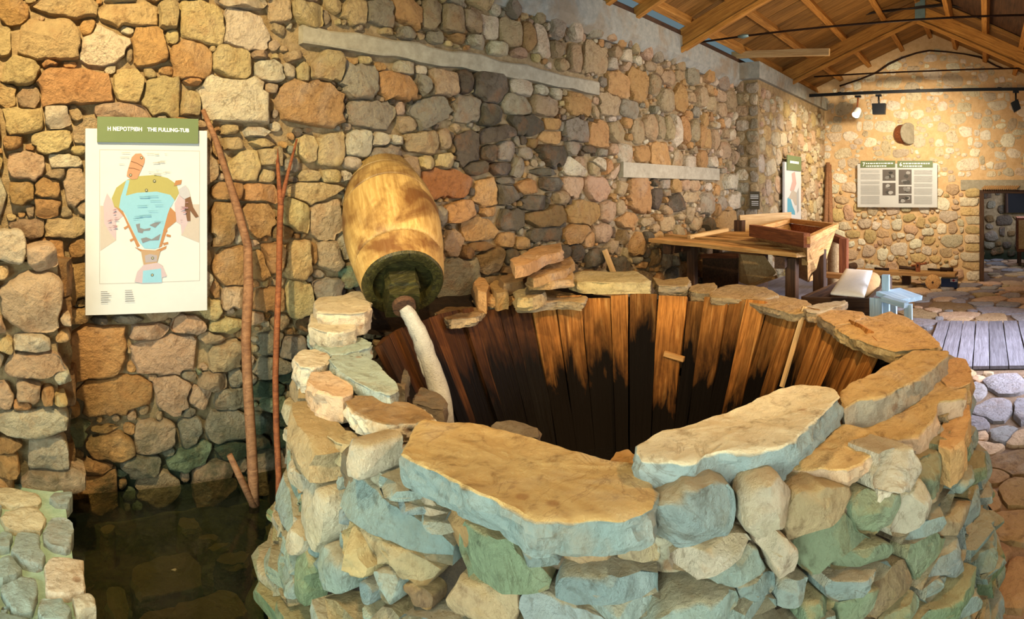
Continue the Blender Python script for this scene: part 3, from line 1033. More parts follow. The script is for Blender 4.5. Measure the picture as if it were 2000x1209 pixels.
# ------------------------------------------------------------------ roof: trusses, purlins, boards
mb = MB()
for sgn, y1 in ((1, 3.02), (-1, -1.5)):       # weather skin above the boards
    mb.hexa([(-1.8, RY, RZ + .19), (XE + .4, RY, RZ + .19), (XE + .4, y1, roof_z(y1) + .19), (-1.8, y1, roof_z(y1) + .19),
             (-1.8, RY, RZ + .24), (XE + .4, RY, RZ + .24), (XE + .4, y1, roof_z(y1) + .24), (-1.8, y1, roof_z(y1) + .24)])
ceiling = tag(mb.build('ceiling', M['dark_wood']), kind='structure')
nrm = Vector((0, SL, 1)).normalized()
for x in np.arange(3.9, XE + .25, .17):       # boards run down the slope
    beam('roof_board', (x, RY, RZ + .165), (x, 2.98, roof_z(2.98) + .165), .163, .022, M['roof_board'], ceiling, up=(0, SL, 1), seed=int(x * 100), seg=3)
for x in np.arange(8.4, XE + .25, .17):
    beam('roof_board', (x, RY, RZ + .165), (x, -1.4, roof_z(-1.4) + .165), .163, .022, M['roof_board'], ceiling, up=(0, -SL, 1), seed=int(x * 100) + 7, seg=3)
for k, y in enumerate((2.95, 2.5, 2.0, 1.43, .95, .5, 0.0, -.5, -1.0)):
    s_ = 1 if y >= RY else -1
    beam('purlin', (3.0, y, roof_z(y) + .10), (XE + .05, y, roof_z(y) + .10), .075, .10, M['roof_wood'], ceiling, up=(0, SL * s_, 1), seed=k)
for x, w, h in ((3.2, .06, .1), (3.75, .06, .1), (4.25, .06, .1), (4.72, .06, .1), (5.63, .10, .21), (8.5, .10, .22)):
    for y1 in (3.06, -1.3):
        if x < 5 and y1 < 0:
            continue
        zc = (.10 if h < .15 else .05)
        beam('rafter', (x, RY, RZ + .05 - h / 2), (x, y1, roof_z(y1) + .05 - h / 2), w, h, M['roof_wood'], ceiling, up=(0, SL if y1 > RY else -SL, 1), seed=int(x * 10))
        if h > .15:
            beam('rafter_batten', (x - .07, RY, RZ + .03 - h), (x - .07, y1, roof_z(y1) + .03 - h), .03, .05, M['roof_wood'], ceiling, up=(0, SL if y1 > RY else -SL, 1), seed=int(x * 10) + 3)
beam('wall_plate', (-1.5, D - .02, zt + .03), (XE, D - .02, zt + .03), .12, .06, M['dark_wood'], ceiling, seed=5)
a, b = on_x(1430, 108, 7.05), on_x(1620, 102, 7.05)
beam('collar_beam', a, b, .05, .085, M['pale_wood'], ceiling, seed=9)
mb = MB()
p = on_x(1797, 14, 8.38)
mb.box((p.x - .01, p.y - .07, p.z - .16), (p.x + .01, p.y + .07, p.z + .12))
mb.build('ridge_bracket', M['zinc'], ceiling)
for (x0, y0, x1, y1, X, r) in ((1364, 83, 2010, 29, 5.95, .011), (1590, 150, 2010, 133, 8.9, .012)):
    mb = MB()
    a, b = on_x(x0, y0, X), on_x(x1, y1, X)
    b = b + (b - a) * .1
    mb.tube([a, a.lerp(b, .5) + Vector((0, 0, -.01)), b], r, 8)
    t = tag(mb.build('tie_rod', M['iron'], None, smooth=True), 'thin rusty iron tie rod crossing high under the rafters' if X < 7 else 'thin rusty iron tie rod just above the black lamp track', 'rod', 'iron tie rods under the roof')
    if X < 7:
        mb = MB()
        c = on_x(1452, 71, X)
        mb.tube([c - Vector((0, -.06, -.004)), c, c + Vector((0, -.06, .004))], [.014, .026, .014], 8)
        mb.build('turnbuckle', M['zinc'], t, smooth=True)
mb = MB()
pts = [on_x(x, y, 8.2) for x, y in ((1500, 62), (1560, 48), (1622, 42), (1680, 30), (1740, 19), (1790, 16), (1850, 10), (1905, 19), (1960, 23), (2010, 32))]
mb.tube(pts, .012, 6, rough=.6, seed=3)
mb.tube([p + Vector((-.02, 0, .03 * math.sin(i * 2.2))) for i, p in enumerate(pts[2:7])], .008, 6, rough=.5, seed=8)
tag(mb.build('electric_cable', M['cable'], smooth=True), 'loose dark cable slung along the rafters below the ridge', 'cable')
mb = MB()
mb.tube([on_x(x, y, XE - .02) for x, y in ((1640, 168), (1680, 155), (1712, 142), (1735, 126), (1762, 113), (1790, 104), (1815, 99), (1850, 101), (1885, 106), (1915, 112), (1945, 128), (1960, 134))], .016, 8, rough=.7, seed=5)
tag(mb.build('arched_rod', M['iron'], smooth=True), 'dark brown rod arching across the gable of the end wall', 'rod')

# ------------------------------------------------------------------ floor
TC = Vector((2.3, 1.5))                       # centre of the tub
TR = 1.10


def R_out(z):
    return 1.54 - .17 * np.clip(np.asarray(z, float) / .86, -.3, 1.2)


mb = MB()
mb.box((1.3, -1.3, -.3), (14, 3.1, -.012))
floor = tag(mb.build('floor', M['floor_mortar']), kind='structure')
PX0, PX1, PY1 = 5.29, 7.12, .56


def floor_ok(U, V):
    # free ground only: not under the tub, not under the plank deck
    k = (np.hypot(U - TC.x, V - TC.y) > 1.60) & (V > -1.2) & (V < 2.75)
    return k & ~((U > PX0 - .02) & (U < PX1 + .02) & (V < PY1 + .02))


FF = Field()
for item in """1965 755 80 50 u;1905 770 60 40 u;1960 800 110 55 u;1910 830 60 36 u;1955 850 70 40 u;1990 800 60 60 u;1925 880 90 36 p;1975 900 110 60 e;1920 850 40 22 p;1990 860 60 40 p;1940 930 70 40 e;1985 960 80 60 e;1930 980 60 50 e;1975 1030 90 80 e;1940 1100 80 100 e;1990 1130 90 100 e""".split(';'):
    x, y, w, h, c = item.split()
    x, y, w, h = float(x), float(y), float(w), float(h)
    p = on_z(x, y, 0)
    d = math.hypot(p.x, p.y)
    # across the view ~ -Y, along the view ~ X
    FF.add(p.x, p.y, h / FPX * d * d / EYE / 2 * 1.0, w / FPX * d / 2 * 1.05, pal(c), p=random.uniform(2.2, 3))
FF.fill(1.9, XE, -1.2, 2.75, [.2, .16, .12, .09, .06], [420, 600, 900, 900, 700], lambda u, v: pal('u' if random.random() < .35 else random.choice('petp')), floor_ok, aspect=(.9, 1.8), rot=1.5, jam=.98)


def flag_w(i):
    d2 = FF.u[i] ** 2 + FF.v[i] ** 2
    vis = FF.v[i] < 1.5 - .19 * (FF.u[i] - 3) and FF.u[i] > 1.5
    return FF.a[i] * FF.b[i] / d2 ** 1.5 * (1 if vis else .02)


FF.build(floor, M['flag_stone'], lambda V: np.c_[V[:, 0], V[:, 1], V[:, 2] * 1.0], 20, 4, .005, lambda i: random.uniform(.010, .024), limit=230, weight=flag_w, rough=.006, sink=.02, facets=1, grow=1.25, cuts=4, jag=.05, steep=1.0, name='flagstone', rest='small_flagstones')
y = PY1
k = 0
while y > -1.2:
    w = random.uniform(.14, .175)
    beam('plank', (PX0 + random.uniform(-.01, .02), y - w / 2, .012), (PX1 + random.uniform(-.02, .01), y - w / 2, .012), w - random.choice((.006, .014)), .03, M['grey_plank'], floor, seed=k, rough=.006)
    y -= w
    k += 1
FX = Field()
FX.fill(XE + .3, 13.7, -.9, 1.4, [.22, .15, .1], [120, 160, 160], lambda u, v: pal(random.choice('upt')), None, rot=1.5, jam=.98)
FX.build(floor, M['flag_stone'], lambda V: V, 12, 4, .01, lambda i: .012, limit=30, rough=.005, sink=.02, facets=1, name='flagstone', rest='small_flagstones')

# bottom-left: raised paving, broken wall stub and water channel
LZ = .22
mb = MB()
mb.box((-1.6, .6, -.3), (.19, D, LZ - .012))
mb.box((-1.6, -1.25, -.3), (1.3, .6, LZ - .012))
ledge = tag(mb.build('floor_ledge', M['ledge_mortar']), kind='structure')
FL = Field()
for item in "130 650 280 150 w;330 745 180 220 c;150 815 205 235 c;30 780 110 140 c;55 935 160 180 c;380 975 260 235 l;110 1075 215 235 c;320 1170 210 150 c;485 1135 160 125 l;20 1190 70 110 c".split(';'):
    x, y, w, h, c = item.split()
    px_, py_ = float(x) / 2.957, 800 + float(y) / 2.957
    p = on_z(px_, py_, LZ)
    d = math.hypot(p.x, p.y)
    FL.add(p.x, p.y, float(w) / 2.957 / FPX * d / 2 * 1.04, float(h) / 2.957 / FPX * d * d / (EYE - LZ) / 2 * 1.04, pal(c, .05), random.uniform(-.3, .3), p=2.8)
FL.fill(-1.3, .24, .9, 2.74, [.16, .12, .09, .06], [60, 120, 160, 160], lambda u, v: pal(random.choice('ccwl')), None, rot=1.5)
FL.build(ledge, M['slab_stone'], lambda V: np.c_[V[:, 0], V[:, 1], LZ + V[:, 2]], 34, 7, .008, lambda i: random.uniform(.014, .026), rough=.012, sink=.05, grow=1.08, cuts=4, steep=1.0, name='paving_stone', rest='small_paving_stones')

FL2 = Field()
FL2.fill(-1.5, 1.28, -1.2, .56, [.17, .13, .10, .07, .05], [120, 200, 260, 260, 260], lambda u, v: pal(random.choice('ccwlt')), None, rot=1.5)
FL2.build(ledge, M['slab_stone'], lambda V: np.c_[V[:, 0], V[:, 1], LZ + V[:, 2]], 20, 4, .008, lambda i: random.uniform(.010, .02), rough=.008, sink=.04, grow=1.1, cuts=4, steep=1.0, limit=40, name='paving_stone', rest='small_paving_stones')

YS = 2.80
mb = MB()
mb.box((-1.6, YS, 0), (.17, D + .02, 1.22))
stub = tag(mb.build('wall_stub', M['wall_mortar']), kind='structure')
FB = Field()
for (ox, oy, k_), body in (((0, 380, 2.878), "165 600 340 330 p;40 300 200 200 w;30 835 90 90 y;178 818 195 105 w;190 940 375 130 p;160 1085 150 130 p;262 1110 80 100 o;30 1110 95 160 p"),
                           ((0, 800, 2.957), "212 60 415 155 w;270 240 240 190 w;290 392 385 140 p;52 190 150 100 o;52 295 130 150 o;40 405 110 120 o;80 510 170 80 g")):
    for item in body.split(';'):
        x, y, w, h, c = item.split()
        p = on_y(ox + float(x) / k_, oy + float(y) / k_, YS)
        FB.add(p.x, p.z, float(w) / k_ / FPX * YS / 2 * 1.04, float(h) / k_ / FPX * YS / 2 * 1.04, pal(c, .05))
FB.fill(-.9, .24, .2, 1.3, [.1, .07, .045, .03], [80, 120, 200, 300], lambda u, v: pal(random.choice('opyw')))
FB.build(stub, M['wall_stone'], lambda V: np.c_[V[:, 0], YS - V[:, 2], V[:, 1]], 36, 7, .003, lambda i: random.uniform(.06, .10), rough=.024, sink=.10, grow=1.06, cuts=3, jag=.07, steep=.8)
# return of the stub, its shadow put into darker stone tones, and its ragged top
for k, z in enumerate(np.arange(.2, 1.15, .17)):
    for q, y in enumerate((2.92, 3.04)):
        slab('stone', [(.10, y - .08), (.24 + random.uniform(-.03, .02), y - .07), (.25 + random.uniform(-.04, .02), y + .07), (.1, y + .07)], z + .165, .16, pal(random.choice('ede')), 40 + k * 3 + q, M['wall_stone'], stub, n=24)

mb = MB()
xs, ys = np.arange(.12, 2.3, .06), np.arange(.5, 3.12, .06)
GX, GY = np.meshgrid(xs, ys, indexing='ij')
GZ = -.13 + .09 * fbm(np.stack([GX * 3.1, GY * 3.1, GX * 0], -1), 4, 4) + .10 * np.clip(fbm(np.stack([GX * 1.6, GY * 1.6, GX * 0 + 5], -1), 9, 2), 0, 1)
nx, ny = GX.shape
mb.add([(GX[i, j], GY[i, j], GZ[i, j]) for i in range(nx) for j in range(ny)], [(i * ny + j, (i + 1) * ny + j, (i + 1) * ny + j + 1, i * ny + j + 1) for i in range(nx - 1) for j in range(ny - 1)])
tag(mb.build('channel_floor', M['channel_bed'], smooth=True), kind='structure')
for k, (px_, py_, rx, ry, c) in enumerate(((325, 1125, .16, .13, 'k'), (410, 1195, .17, .09, 'e'), (320, 1205, .12, .07, 'e'), (232, 1190, .05, .1, 'n'), (370, 1020, .05, .05, 'e'), (405, 1045, .05, .03, 'e'), (425, 1062, .05, .02, 'e'), (455, 1090, .07, .05, 'k'), (520, 1105, .08, .05, 'e'), (545, 1030, .07, .07, 'k'), (210, 1030, .04, .03, 'e'))):
    p = on_z(px_, py_, .05)
    poly = [(p.x + math.cos(t) * rx * random.uniform(.7, 1.1), p.y + math.sin(t) * ry * random.uniform(.8, 1.3)) for t in np.linspace(0, 6.28, 9)[:-1]]
    slab('sunken_stone', poly, random.uniform(.035, .062), .25, pal(c), 300 + k, M['tub_stone'], None, n=30, rough=.03)
    o = bpy.context.scene.objects[-1] if False else COL.objects[-1]
    names = ['large dark stone lying under the water of the channel', 'broad brownish stone under water at the bottom edge', 'brown stone under water left of the broad brownish one', 'narrow greenish stone on end beside the paving in the water',
             'small pale stone under water below the forked stick', 'small flat stone just right of the small pale one in water', 'thin sliver of stone in the middle of the channel', 'mossy stone under water near the tub wall',
             'ochre stone under water against the tub wall', 'dark green stone under water at the foot of the thin stick', 'tiny pale stone in the water beside the wall stub']
    tag(o, names[k], 'stone', 'stones lying in the water channel')
mb = MB()
xs, ys = np.arange(.15, 2.2, .2), np.arange(.55, 3.15, .2)
mb.add([(x, y, .08) for x in xs for y in ys], [(i * len(ys) + j, (i + 1) * len(ys) + j, (i + 1) * len(ys) + j + 1, i * len(ys) + j + 1) for i in range(len(xs) - 1) for j in range(len(ys) - 1)])
tag(mb.build('channel_water', M['channel_water'], smooth=True), 'dark shallow water standing in the channel by the tub', 'water', kind='stuff')

# ------------------------------------------------------------------ the round fulling tub
surround = thing('stone_surround', (TC.x, TC.y, 0), 'round dry-stone wall built up around the wooden tub', 'stone wall')


def lathe(mbx, prof, n, c=None, closed=False):
    V = [(r * math.cos(2 * math.pi * k / n), r * math.sin(2 * math.pi * k / n), z) for r, z in prof for k in range(n)]
    F = [(i * n + k, i * n + (k + 1) % n, (i + 1) * n + (k + 1) % n, (i + 1) * n + k) for i in range(len(prof) - 1) for k in range(n)]
    mbx.add(V, F, c)


mb = MB()
lathe(mb, [(1.47, -.2), (1.44, .2), (1.36, .6), (1.32, .76), (1.16, .76), (1.12, .7), (.8, -.2)], 72)
core = mesh_obj('rubble_core', [(v[0] + TC.x, v[1] + TC.y, v[2]) for v in mb.v], mb.f, M['earth'], surround, smooth=True, sharp=40)


def cyl(x, y):
    """front of the outer face seen through a pixel -> arc length, height"""
    dx, dy = math.sin(phi(x)), math.cos(phi(x))
    Rr = 1.45
    for _ in range(4):
        bq = -(dx * TC.x + dy * TC.y)
        disc = bq * bq - (TC.x ** 2 + TC.y ** 2 - Rr * Rr)
        if disc < 0:
            disc = 0
        d = -bq - math.sqrt(disc)
        z = EYE - (y - HOR) / FPX * d
        Rr = float(R_out(z)) + .03
    th = math.atan2(dy * d - TC.y, dx * d - TC.x)
    return (th if th < 1.2 else th - 2 * math.pi) * 1.45, z, d


FT = Field()
for (ox, oy, k_), body in (((1100, 800, 2.222), """545 455 330 250 b .10;640 640 370 150 l .09;760 685 300 170 c .05;930 610 120 260 l .08 35;880 395 200 215 l .10;1110 440 320 180 t .07;1190 580 380 200 n .05;1440 285 170 230 l .11 -30
  1500 400 190 230 l .10 -25;1310 650 380 90 n .05 -14;1620 610 190 190 n .04;1650 760 110 110 c .05;1470 800 240 140 e .03;200 760 480 130 b .08;240 880 560 110 c .07;830 810 290 110 b .05;1010 800 170 120 c .05
  780 890 390 80 c .06;1110 875 200 90 n .06;1300 860 190 140 n .05;1500 890 190 110 n .05;100 620 300 100 b .03;330 640 220 110 t .03;-120 640 200 140 b .06"""),
                           ((540, 860, 3.464), "570 110 180 220 l .09 10;820 370 440 90 c .07;900 470 480 90 b .06;1000 570 440 80 c .05;1180 280 500 120 c .05;540 740 240 260 y .08;720 960 150 240 c .06;120 950 130 330 n .05;330 900 190 300 c .06;110 660 130 180 l .08;230 480 220 400 l .06;100 220 130 180 l .06;80 420 90 180 n .04")):
    for item in body.replace('\n', ';').split(';'):
        q = item.split()
        if len(q) < 6:
            continue
        x, y, w, h = (float(t) for t in q[:4])
        u, v, d = cyl(ox + x / k_, oy + y / k_)
        u2, _, _ = cyl(ox + x / k_ + 4, oy + y / k_)
        sc_ = abs(u2 - u) / 4
        FT.add(u, v, min(w / k_ * sc_ / 2 * 1.04, .26), h / k_ / FPX * d / 2 * 1.04, pal(q[4], .05), math.radians(float(q[6])) if len(q) > 6 else 0, h=float(q[5]))
nt = len(FT.u)
thc = math.atan2(-TC.y, -TC.x)
u0, u1 = (thc - 1.75) * 1.45, (thc + 1.75) * 1.45
z = -.05
while z < .71:
    h = random.choice((.04, .05, .055, .065, .075, .095))
    u = u0 + random.uniform(0, .2)
    while u < u1:
        L = random.uniform(.16, .46) if u > (thc - .3) * 1.45 else random.uniform(.2, .6)
        cu, cz = u + L / 2, z + h / 2 + .02 * math.sin(u * 3 + z * 9)
        if not any(FT.metric(j, np.array(cu), np.array(cz)) < .98 for j in range(nt)):
            side = cu < (thc - .62) * 1.45
            FT.add(cu, cz, L / 2 * 1.05, h / 2 * 1.12, pal(random.choice('cccblnt' if not side else 'cclltn')), random.uniform(-.09, .09), p=random.uniform(3.5, 6))
        u += L
    z += h
FT.fill(u0, u1, -.05, .78, [.035, .026, .018], [400, 700, 900], lambda u, v: pal(random.choice('cgtbe')), aspect=(1.2, 2.4))


def cyl_map(V):
    th = V[:, 0] / 1.45
    r = R_out(V[:, 1]) + V[:, 2] - .02
    return np.c_[TC.x + r * np.cos(th), TC.y + r * np.sin(th), V[:, 1]]


FT.build(surround, M['tub_stone'], cyl_map, 36, 7, .002, lambda i: random.uniform(.035, .10) if FT.a[i] > .05 else .03, limit=270,
         weight=lambda i: FT.a[i] * FT.b[i] * (1 if abs(FT.u[i] / 1.45 - thc) < 1.1 else .1), rough=.026, sink=.05, jag=.10, facets=4, cuts=3, steep=1.0, grow=1.14)

Z1 = (540, 560, 3.556)
Z2 = (1000, 500, 2.222)
Z3 = (1240, 420, 4.762)
ZP = (0, 0, 1)
COPING = [  # crop, outline, top height, thickness, tone
 (ZP, '612 590 622 580 645 577 668 576 690 570 702 569 718 582 724 598 716 610 690 613 655 612 620 610', 1.0, .10, 'l'),
 (ZP, '604 640 606 612 630 606 690 610 697 622 694 640 668 648 640 650', .95, .09, 'l'),
 (ZP, '600 655 606 650 640 650 658 651 700 657 726 669 722 679 700 684 676 689 645 690 620 676', .885, .05, 'c'),
 (ZP, '574 699 580 690 593 682 620 681 640 688 645 700 636 712 610 718 585 714', .875, .10, 'l'),
 (ZP, '642 704 652 690 686 688 720 698 738 706 754 729 773 746 780 762 760 772 735 764 700 748 668 728', .875, .07, 'c'),
 (ZP, '599 744 607 726 644 723 662 738 690 752 690 768 670 776 650 772 622 764', .865, .09, 'p'),
 (ZP, '672 780 684 770 723 774 759 781 799 785 832 799 848 815 822 821 793 824 765 828 737 823 706 808 682 794', .85, .06, 'e'),
 (ZP, '782 884 792 871 808 834 824 818 873 823 916 826 964 836 1023 852 1082 871 1140 887 1200 899 1241 906 1263 915 1274 934 1279 970 1276 992 1241 1010 1214 1016 1159 1016 1091 1015 1050 1012 1023 1001 991 986 928 962 887 940 850 920 810 900', .89, .075, 'q'),
 (Z2, '540 860 545 820 640 770 750 738 860 700 1000 650 1100 600 1170 570 1250 553 1330 555 1400 575 1425 612 1370 670 1300 730 1225 800 1150 835 1050 848 1000 850 900 850 830 872 790 905 700 905 610 905 560 895', .935, .085, 'w'),
 (Z2, '1425 620 1425 590 1500 540 1650 460 1740 415 1800 408 1890 408 1893 430 1800 500 1750 540 1700 565 1620 605 1560 622 1500 630 1440 660', .90, .085, 'q'),
 (Z2, '1405 315 1408 290 1420 268 1500 250 1560 260 1640 235 1720 265 1780 310 1820 345 1857 375 1850 402 1750 408 1660 415 1560 385 1480 350 1420 330', .88, .055, 'q'),
 (Z2, '1510 740 1600 690 1700 640 1800 590 1850 535 1960 550 1975 580 1960 620 1850 640 1840 700 1760 780 1680 790 1620 770 1560 760', .82, .10, 'q'),
 (Z2, '1850 520 1880 450 1930 438 1970 450 1995 500 1990 550 1940 570 1890 565', .83, .13, 'o'),
 (Z2, '1215 915 1300 840 1420 732 1500 738 1565 752 1622 812 1585 850 1520 890 1450 930 1360 925 1290 925', .845, .05, 'q'),
 (Z2, '1225 960 1300 930 1420 850 1560 850 1588 880 1580 920 1520 955 1450 975 1360 965 1290 965', .785, .07, 'b'),
 (Z2, '1560 1000 1575 930 1600 890 1650 845 1730 845 1762 875 1740 910 1690 960 1640 1000 1590 1020', .77, .10, 't'),
 (Z2, '1850 830 1870 700 1960 620 1985 640 1990 700 1960 800 1900 850', .76, .12, 'o'),
 (Z2, '1330 250 1380 238 1450 233 1520 238 1535 262 1480 285 1400 300 1345 275', .885, .06, 'q'),
 (Z3, '690 738 740 700 800 662 900 648 960 640 1080 655 1200 672 1290 705 1345 742 1200 770 1080 772 950 772 800 772 710 765', .90, .045, 'q'),
 (Z3, '940 775 1100 760 1345 745 1480 765 1600 790 1635 830 1600 895 1500 908 1350 885 1200 850 1060 810', .885, .045, 'q'),
 (Z3, '1560 865 1700 825 1850 800 1950 788 1972 808 1920 845 1800 880 1680 912 1600 905', .895, .05, 'l'),
 (Z3, '500 690 520 660 620 632 740 628 768 660 740 705 690 722 600 718 520 708', .90, .06, 'q'),
 (Z3, '160 580 260 602 380 588 490 575 512 612 490 655 380 665 220 665 190 620', .92, .07, 'q'),
 (ZP, '1010 592 1030 572 1066 562 1110 570 1146 580 1140 590 1090 588 1040 594', .885, .05, 'q'),
 (ZP, '925 585 950 575 1000 578 1010 588 985 596 940 598', .87, .05, 'e'),
 (ZP, '850 612 870 600 920 598 950 604 930 618 880 624', .86, .05, 'e'),
]
EDGE = {0: 'l', 1: 'l', 2: 'c', 3: 'l', 4: 'c', 5: 'p', 6: 'l', 7: 'v', 8: 'b', 9: 'g', 10: 'y', 11: 'p', 12: 'o', 13: 'p', 14: 'b', 15: 'l', 16: 'o'}
for k, ((ox, oy, kk), s_, zt_, th, c) in enumerate(COPING):
    poly = [on_z(x, y, zt_)[:2] for x, y in px_poly(s_, ox, oy, kk)]
    slab('coping_slab', poly, zt_, th, pal(c, .05), 500 + k, M['slab_stone'], surround, rough=.011, n=120 if k in (7, 8, 9, 6, 10) else 60, under=.008, edge=pal(EDGE.get(k, 't'), .04))
# (rim slabs keep a greyer broken edge below their ochre tops)
# ring of packing stones under the coping, filling the top of the wall
k = 0
for th in np.arange(0, 2 * math.pi, .115):
    for r in (1.22, 1.33):
        a = th + random.uniform(-.03, .03)
        rr = random.uniform(.06, .09)
        p = (TC.x + r * math.cos(a), TC.y + r * math.sin(a))
        if r > 1.3 and (a % (2 * math.pi)) < 3.0 and (a % (2 * math.pi)) > .6:
            continue
        poly = [(p[0] + math.cos(t) * rr * random.uniform(.7, 1.05), p[1] + math.sin(t) * rr * random.uniform(.7, 1.05)) for t in np.linspace(0, 6.28, 8)[:-1]]
        slab('packing_stone', poly, random.uniform(.77, .80), .09, pal(random.choice('tdeg')), 700 + k, M['slab_stone'], surround, n=16)
        k += 1

# wooden lining
tub = thing('fulling_tub', (TC.x, TC.y, -.1), 'conical wooden tub of weathered brown staves sunk inside the stone ring', 'tub')
a = 0.0
k = 0
ztop, zbot, rtop, rbot = .875, -.15, 1.10, .60
while a < 2 * math.pi - .03:
    w = random.choice((.075, .10, .13, .15, .17, .18))
    da = min(w, 2 * math.pi - a)
    if 2 * math.pi - a - da < .05:
        da = 2 * math.pi - a
    m = a + da / 2
    e = Vector((math.cos(m), math.sin(m), 0))
    zt_ = ztop + random.uniform(-.035, .02)
    jr = random.uniform(-.016, .012)
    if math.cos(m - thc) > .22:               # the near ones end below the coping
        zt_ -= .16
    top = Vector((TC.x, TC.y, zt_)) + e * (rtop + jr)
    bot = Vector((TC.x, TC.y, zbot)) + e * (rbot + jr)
    beam('stave', bot, top, 2 * rbot * math.tan(da / 2) * .985, .035, M['stave_shaded'] if e.y > .35 and e.x < .42 else M['stave'], tub, up=tuple(e), seed=k, rough=.010, w1=2 * rtop * math.tan(da / 2) * random.uniform(.93, .98), seg=10)  # staves behind the barrel get the copy with shade in its colour
    a += da
    k += 1
mb = MB()
lathe(mb, [(.0, .10), (.2, .10), (.45, .10), (.745, .10)], 48)
tw = mesh_obj('tub_water', [(v[0] + TC.x, v[1] + TC.y, v[2]) for v in mb.v], mb.f, M['tub_water'], None, smooth=True)
tag(tw, 'black water deep inside the wooden tub', 'water', kind='stuff')
mb = MB()
lathe(mb, [(.0, -.12), (.7, -.12)], 32)
mesh_obj('tub_bottom', [(v[0] + TC.x, v[1] + TC.y, v[2]) for v in mb.v], mb.f, M['wet_wood'], tub)


def inside(x, y, off=0.0):
    """where the sight line meets the far inner face of the lining"""
    dx, dy = math.sin(phi(x)), math.cos(phi(x))
    r = rtop
    for _ in range(12):
        bq = -(dx * TC.x + dy * TC.y)
        d = -bq + math.sqrt(max(0, bq * bq - (TC.x ** 2 + TC.y ** 2 - r * r)))
        z = EYE - (y - HOR) / FPX * d
        r = rbot + (rtop - rbot) * (z - zbot) / (ztop - zbot) - off
    return Vector((dx * d, dy * d, z))


o = beam('wooden_batten', inside(1527, 756, .05), inside(1573, 603, .04) + Vector((0, 0, .01)), .022, .018, M['pale_wood'], None, seed=3)
tag(o, 'thin pale batten leaning on the far inside of the tub', 'batten')
o = beam('wooden_peg', inside(1298, 690, .035), inside(1336, 702, .035), .03, .03, M['bench_wood'], None, seed=4)
tag(o, 'short wooden peg sticking out of the tub staves', 'peg')
for k, (s_, zt_, th, c, lab) in enumerate((('787 770 800 752 850 765 872 782 866 800 840 796 805 788', .62, .16, 'd', 'brown broken stone just inside the tub beside the jet'),
                                           ('752 730 760 718 784 714 800 735 790 756 770 750',   .72, .14, 'd', 'upright brown stone behind the left coping slabs'),
                                           ('950 838 965 826 1010 826 1050 836 1054 856 1020 862 975 852', .72, .10, 'd', 'dark wet rock inside the tub behind the largest front slab'),
                                           ('1190 898 1205 884 1222 880 1244 890 1240 906 1210 908', .84, .06, 'o', 'small orange stone peeping between the two big front slabs'))):
    poly = [on_z(x, y, zt_)[:2] for x, y in px_poly(s_)]
    o = slab('loose_stone', poly, zt_, th, pal(c), 900 + k, M['slab_stone'], None, n=32, rough=.02)
    tag(o, lab, 'stone', 'loose stones at the tub mouth')

# earth bank between the tub and the wall, with piled slabs
V, F = [], []
NT, NR = 46, 12
for i in range(NT):
    th = R(15) + R(104) * i / (NT - 1)
    rw = min((D + .02 - TC.y) / max(math.sin(th), .05), 2.15 if th < 1.6 else 2.6)
    for j in range(NR):
        r = 1.14 + (rw - 1.14) * j / (NR - 1)
        x, y = TC.x + r * math.cos(th), TC.y + r * math.sin(th)
        zz = .81 + .05 * float(fbm([x * 5, y * 5, 0], 3, 3)) + .10 * max(0, y - 2.6)
        zz *= min(1, max(0, (4.05 - x) / .5)) if x > 3.55 else 1
        V.append((x, y, zz))
for i in range(NT - 1):
    for j in range(NR - 1):
        F.append((i * NR + j, i * NR + j + 1, (i + 1) * NR + j + 1, (i + 1) * NR + j))
F = [tuple(reversed(f)) for f in F]
o = mesh_obj('floor_bank', V, F, M['earth'], smooth=True)
tag(o, kind='structure')
PILE = [
 (ZP, '1112 541 1125 531 1160 528 1240 529 1256 538 1272 549 1200 552 1130 551', .975, .07, 'y', 'thick flat slab lying alone on the far rim of the tub'),
 (ZP, '998 506 1030 488 1060 478 1096 473 1098 492 1060 500 1030 516 1004 520', 1.16, .06, 'o', 'topmost reddish slab of the pile against the wall'),
 (ZP, '1030 538 1060 522 1115 500 1122 512 1105 528 1070 538 1040 544', 1.06, .05, 'o', 'long slab in the middle of the pile against the wall'),
 (ZP, '1028 546 1060 538 1105 530 1120 532 1118 544 1070 552 1036 552', 1.02, .045, 'o', 'lower slab of the pile with one end sticking out'),
 (ZP, '974 544 990 535 1025 526 1032 536 1020 548 985 554', 1.0, .07, 'e', 'brown slab at the left foot of the pile against the wall'),
 (ZP, '925 552 935 541 948 545 956 558 950 570 934 568', .97, .12, 'o', 'rounded orange stone nearest the barrel spout shadow'),
 (ZP, '956 556 970 546 990 556 992 570 970 574', .96, .10, 'o', 'orange stone just right of the rounded one'),
 (ZP, '940 574 960 566 1000 568 1004 578 970 584 945 582', .92, .05, 'o', 'flat orange stone in front of the two rounded ones'),
 (ZP, '1004 566 1020 556 1060 558 1066 570 1040 582 1010 580', .95, .07, 'y', 'yellow block between the pile and the tub staves'),
]
for k, ((ox, oy, kk), s_, zt_, th, c, lab) in enumerate(PILE):
    poly = [on_z(x, y, zt_)[:2] for x, y in px_poly(s_, ox, oy, kk)]
    o = slab('loose_slab', poly, zt_, th, pal(c), 950 + k, M['slab_stone'], None, n=36, rough=.014)
    tag(o, lab, 'stone slab', 'loose slabs between the tub and the wall')
o = beam('plank_offcut', on_y(1181, 488, 3.0), on_y(1200, 536, 2.92), .07, .03, M['pale_wood'], None, seed=31)
tag(o, 'short pale plank leaning on the wall behind the tub', 'plank')
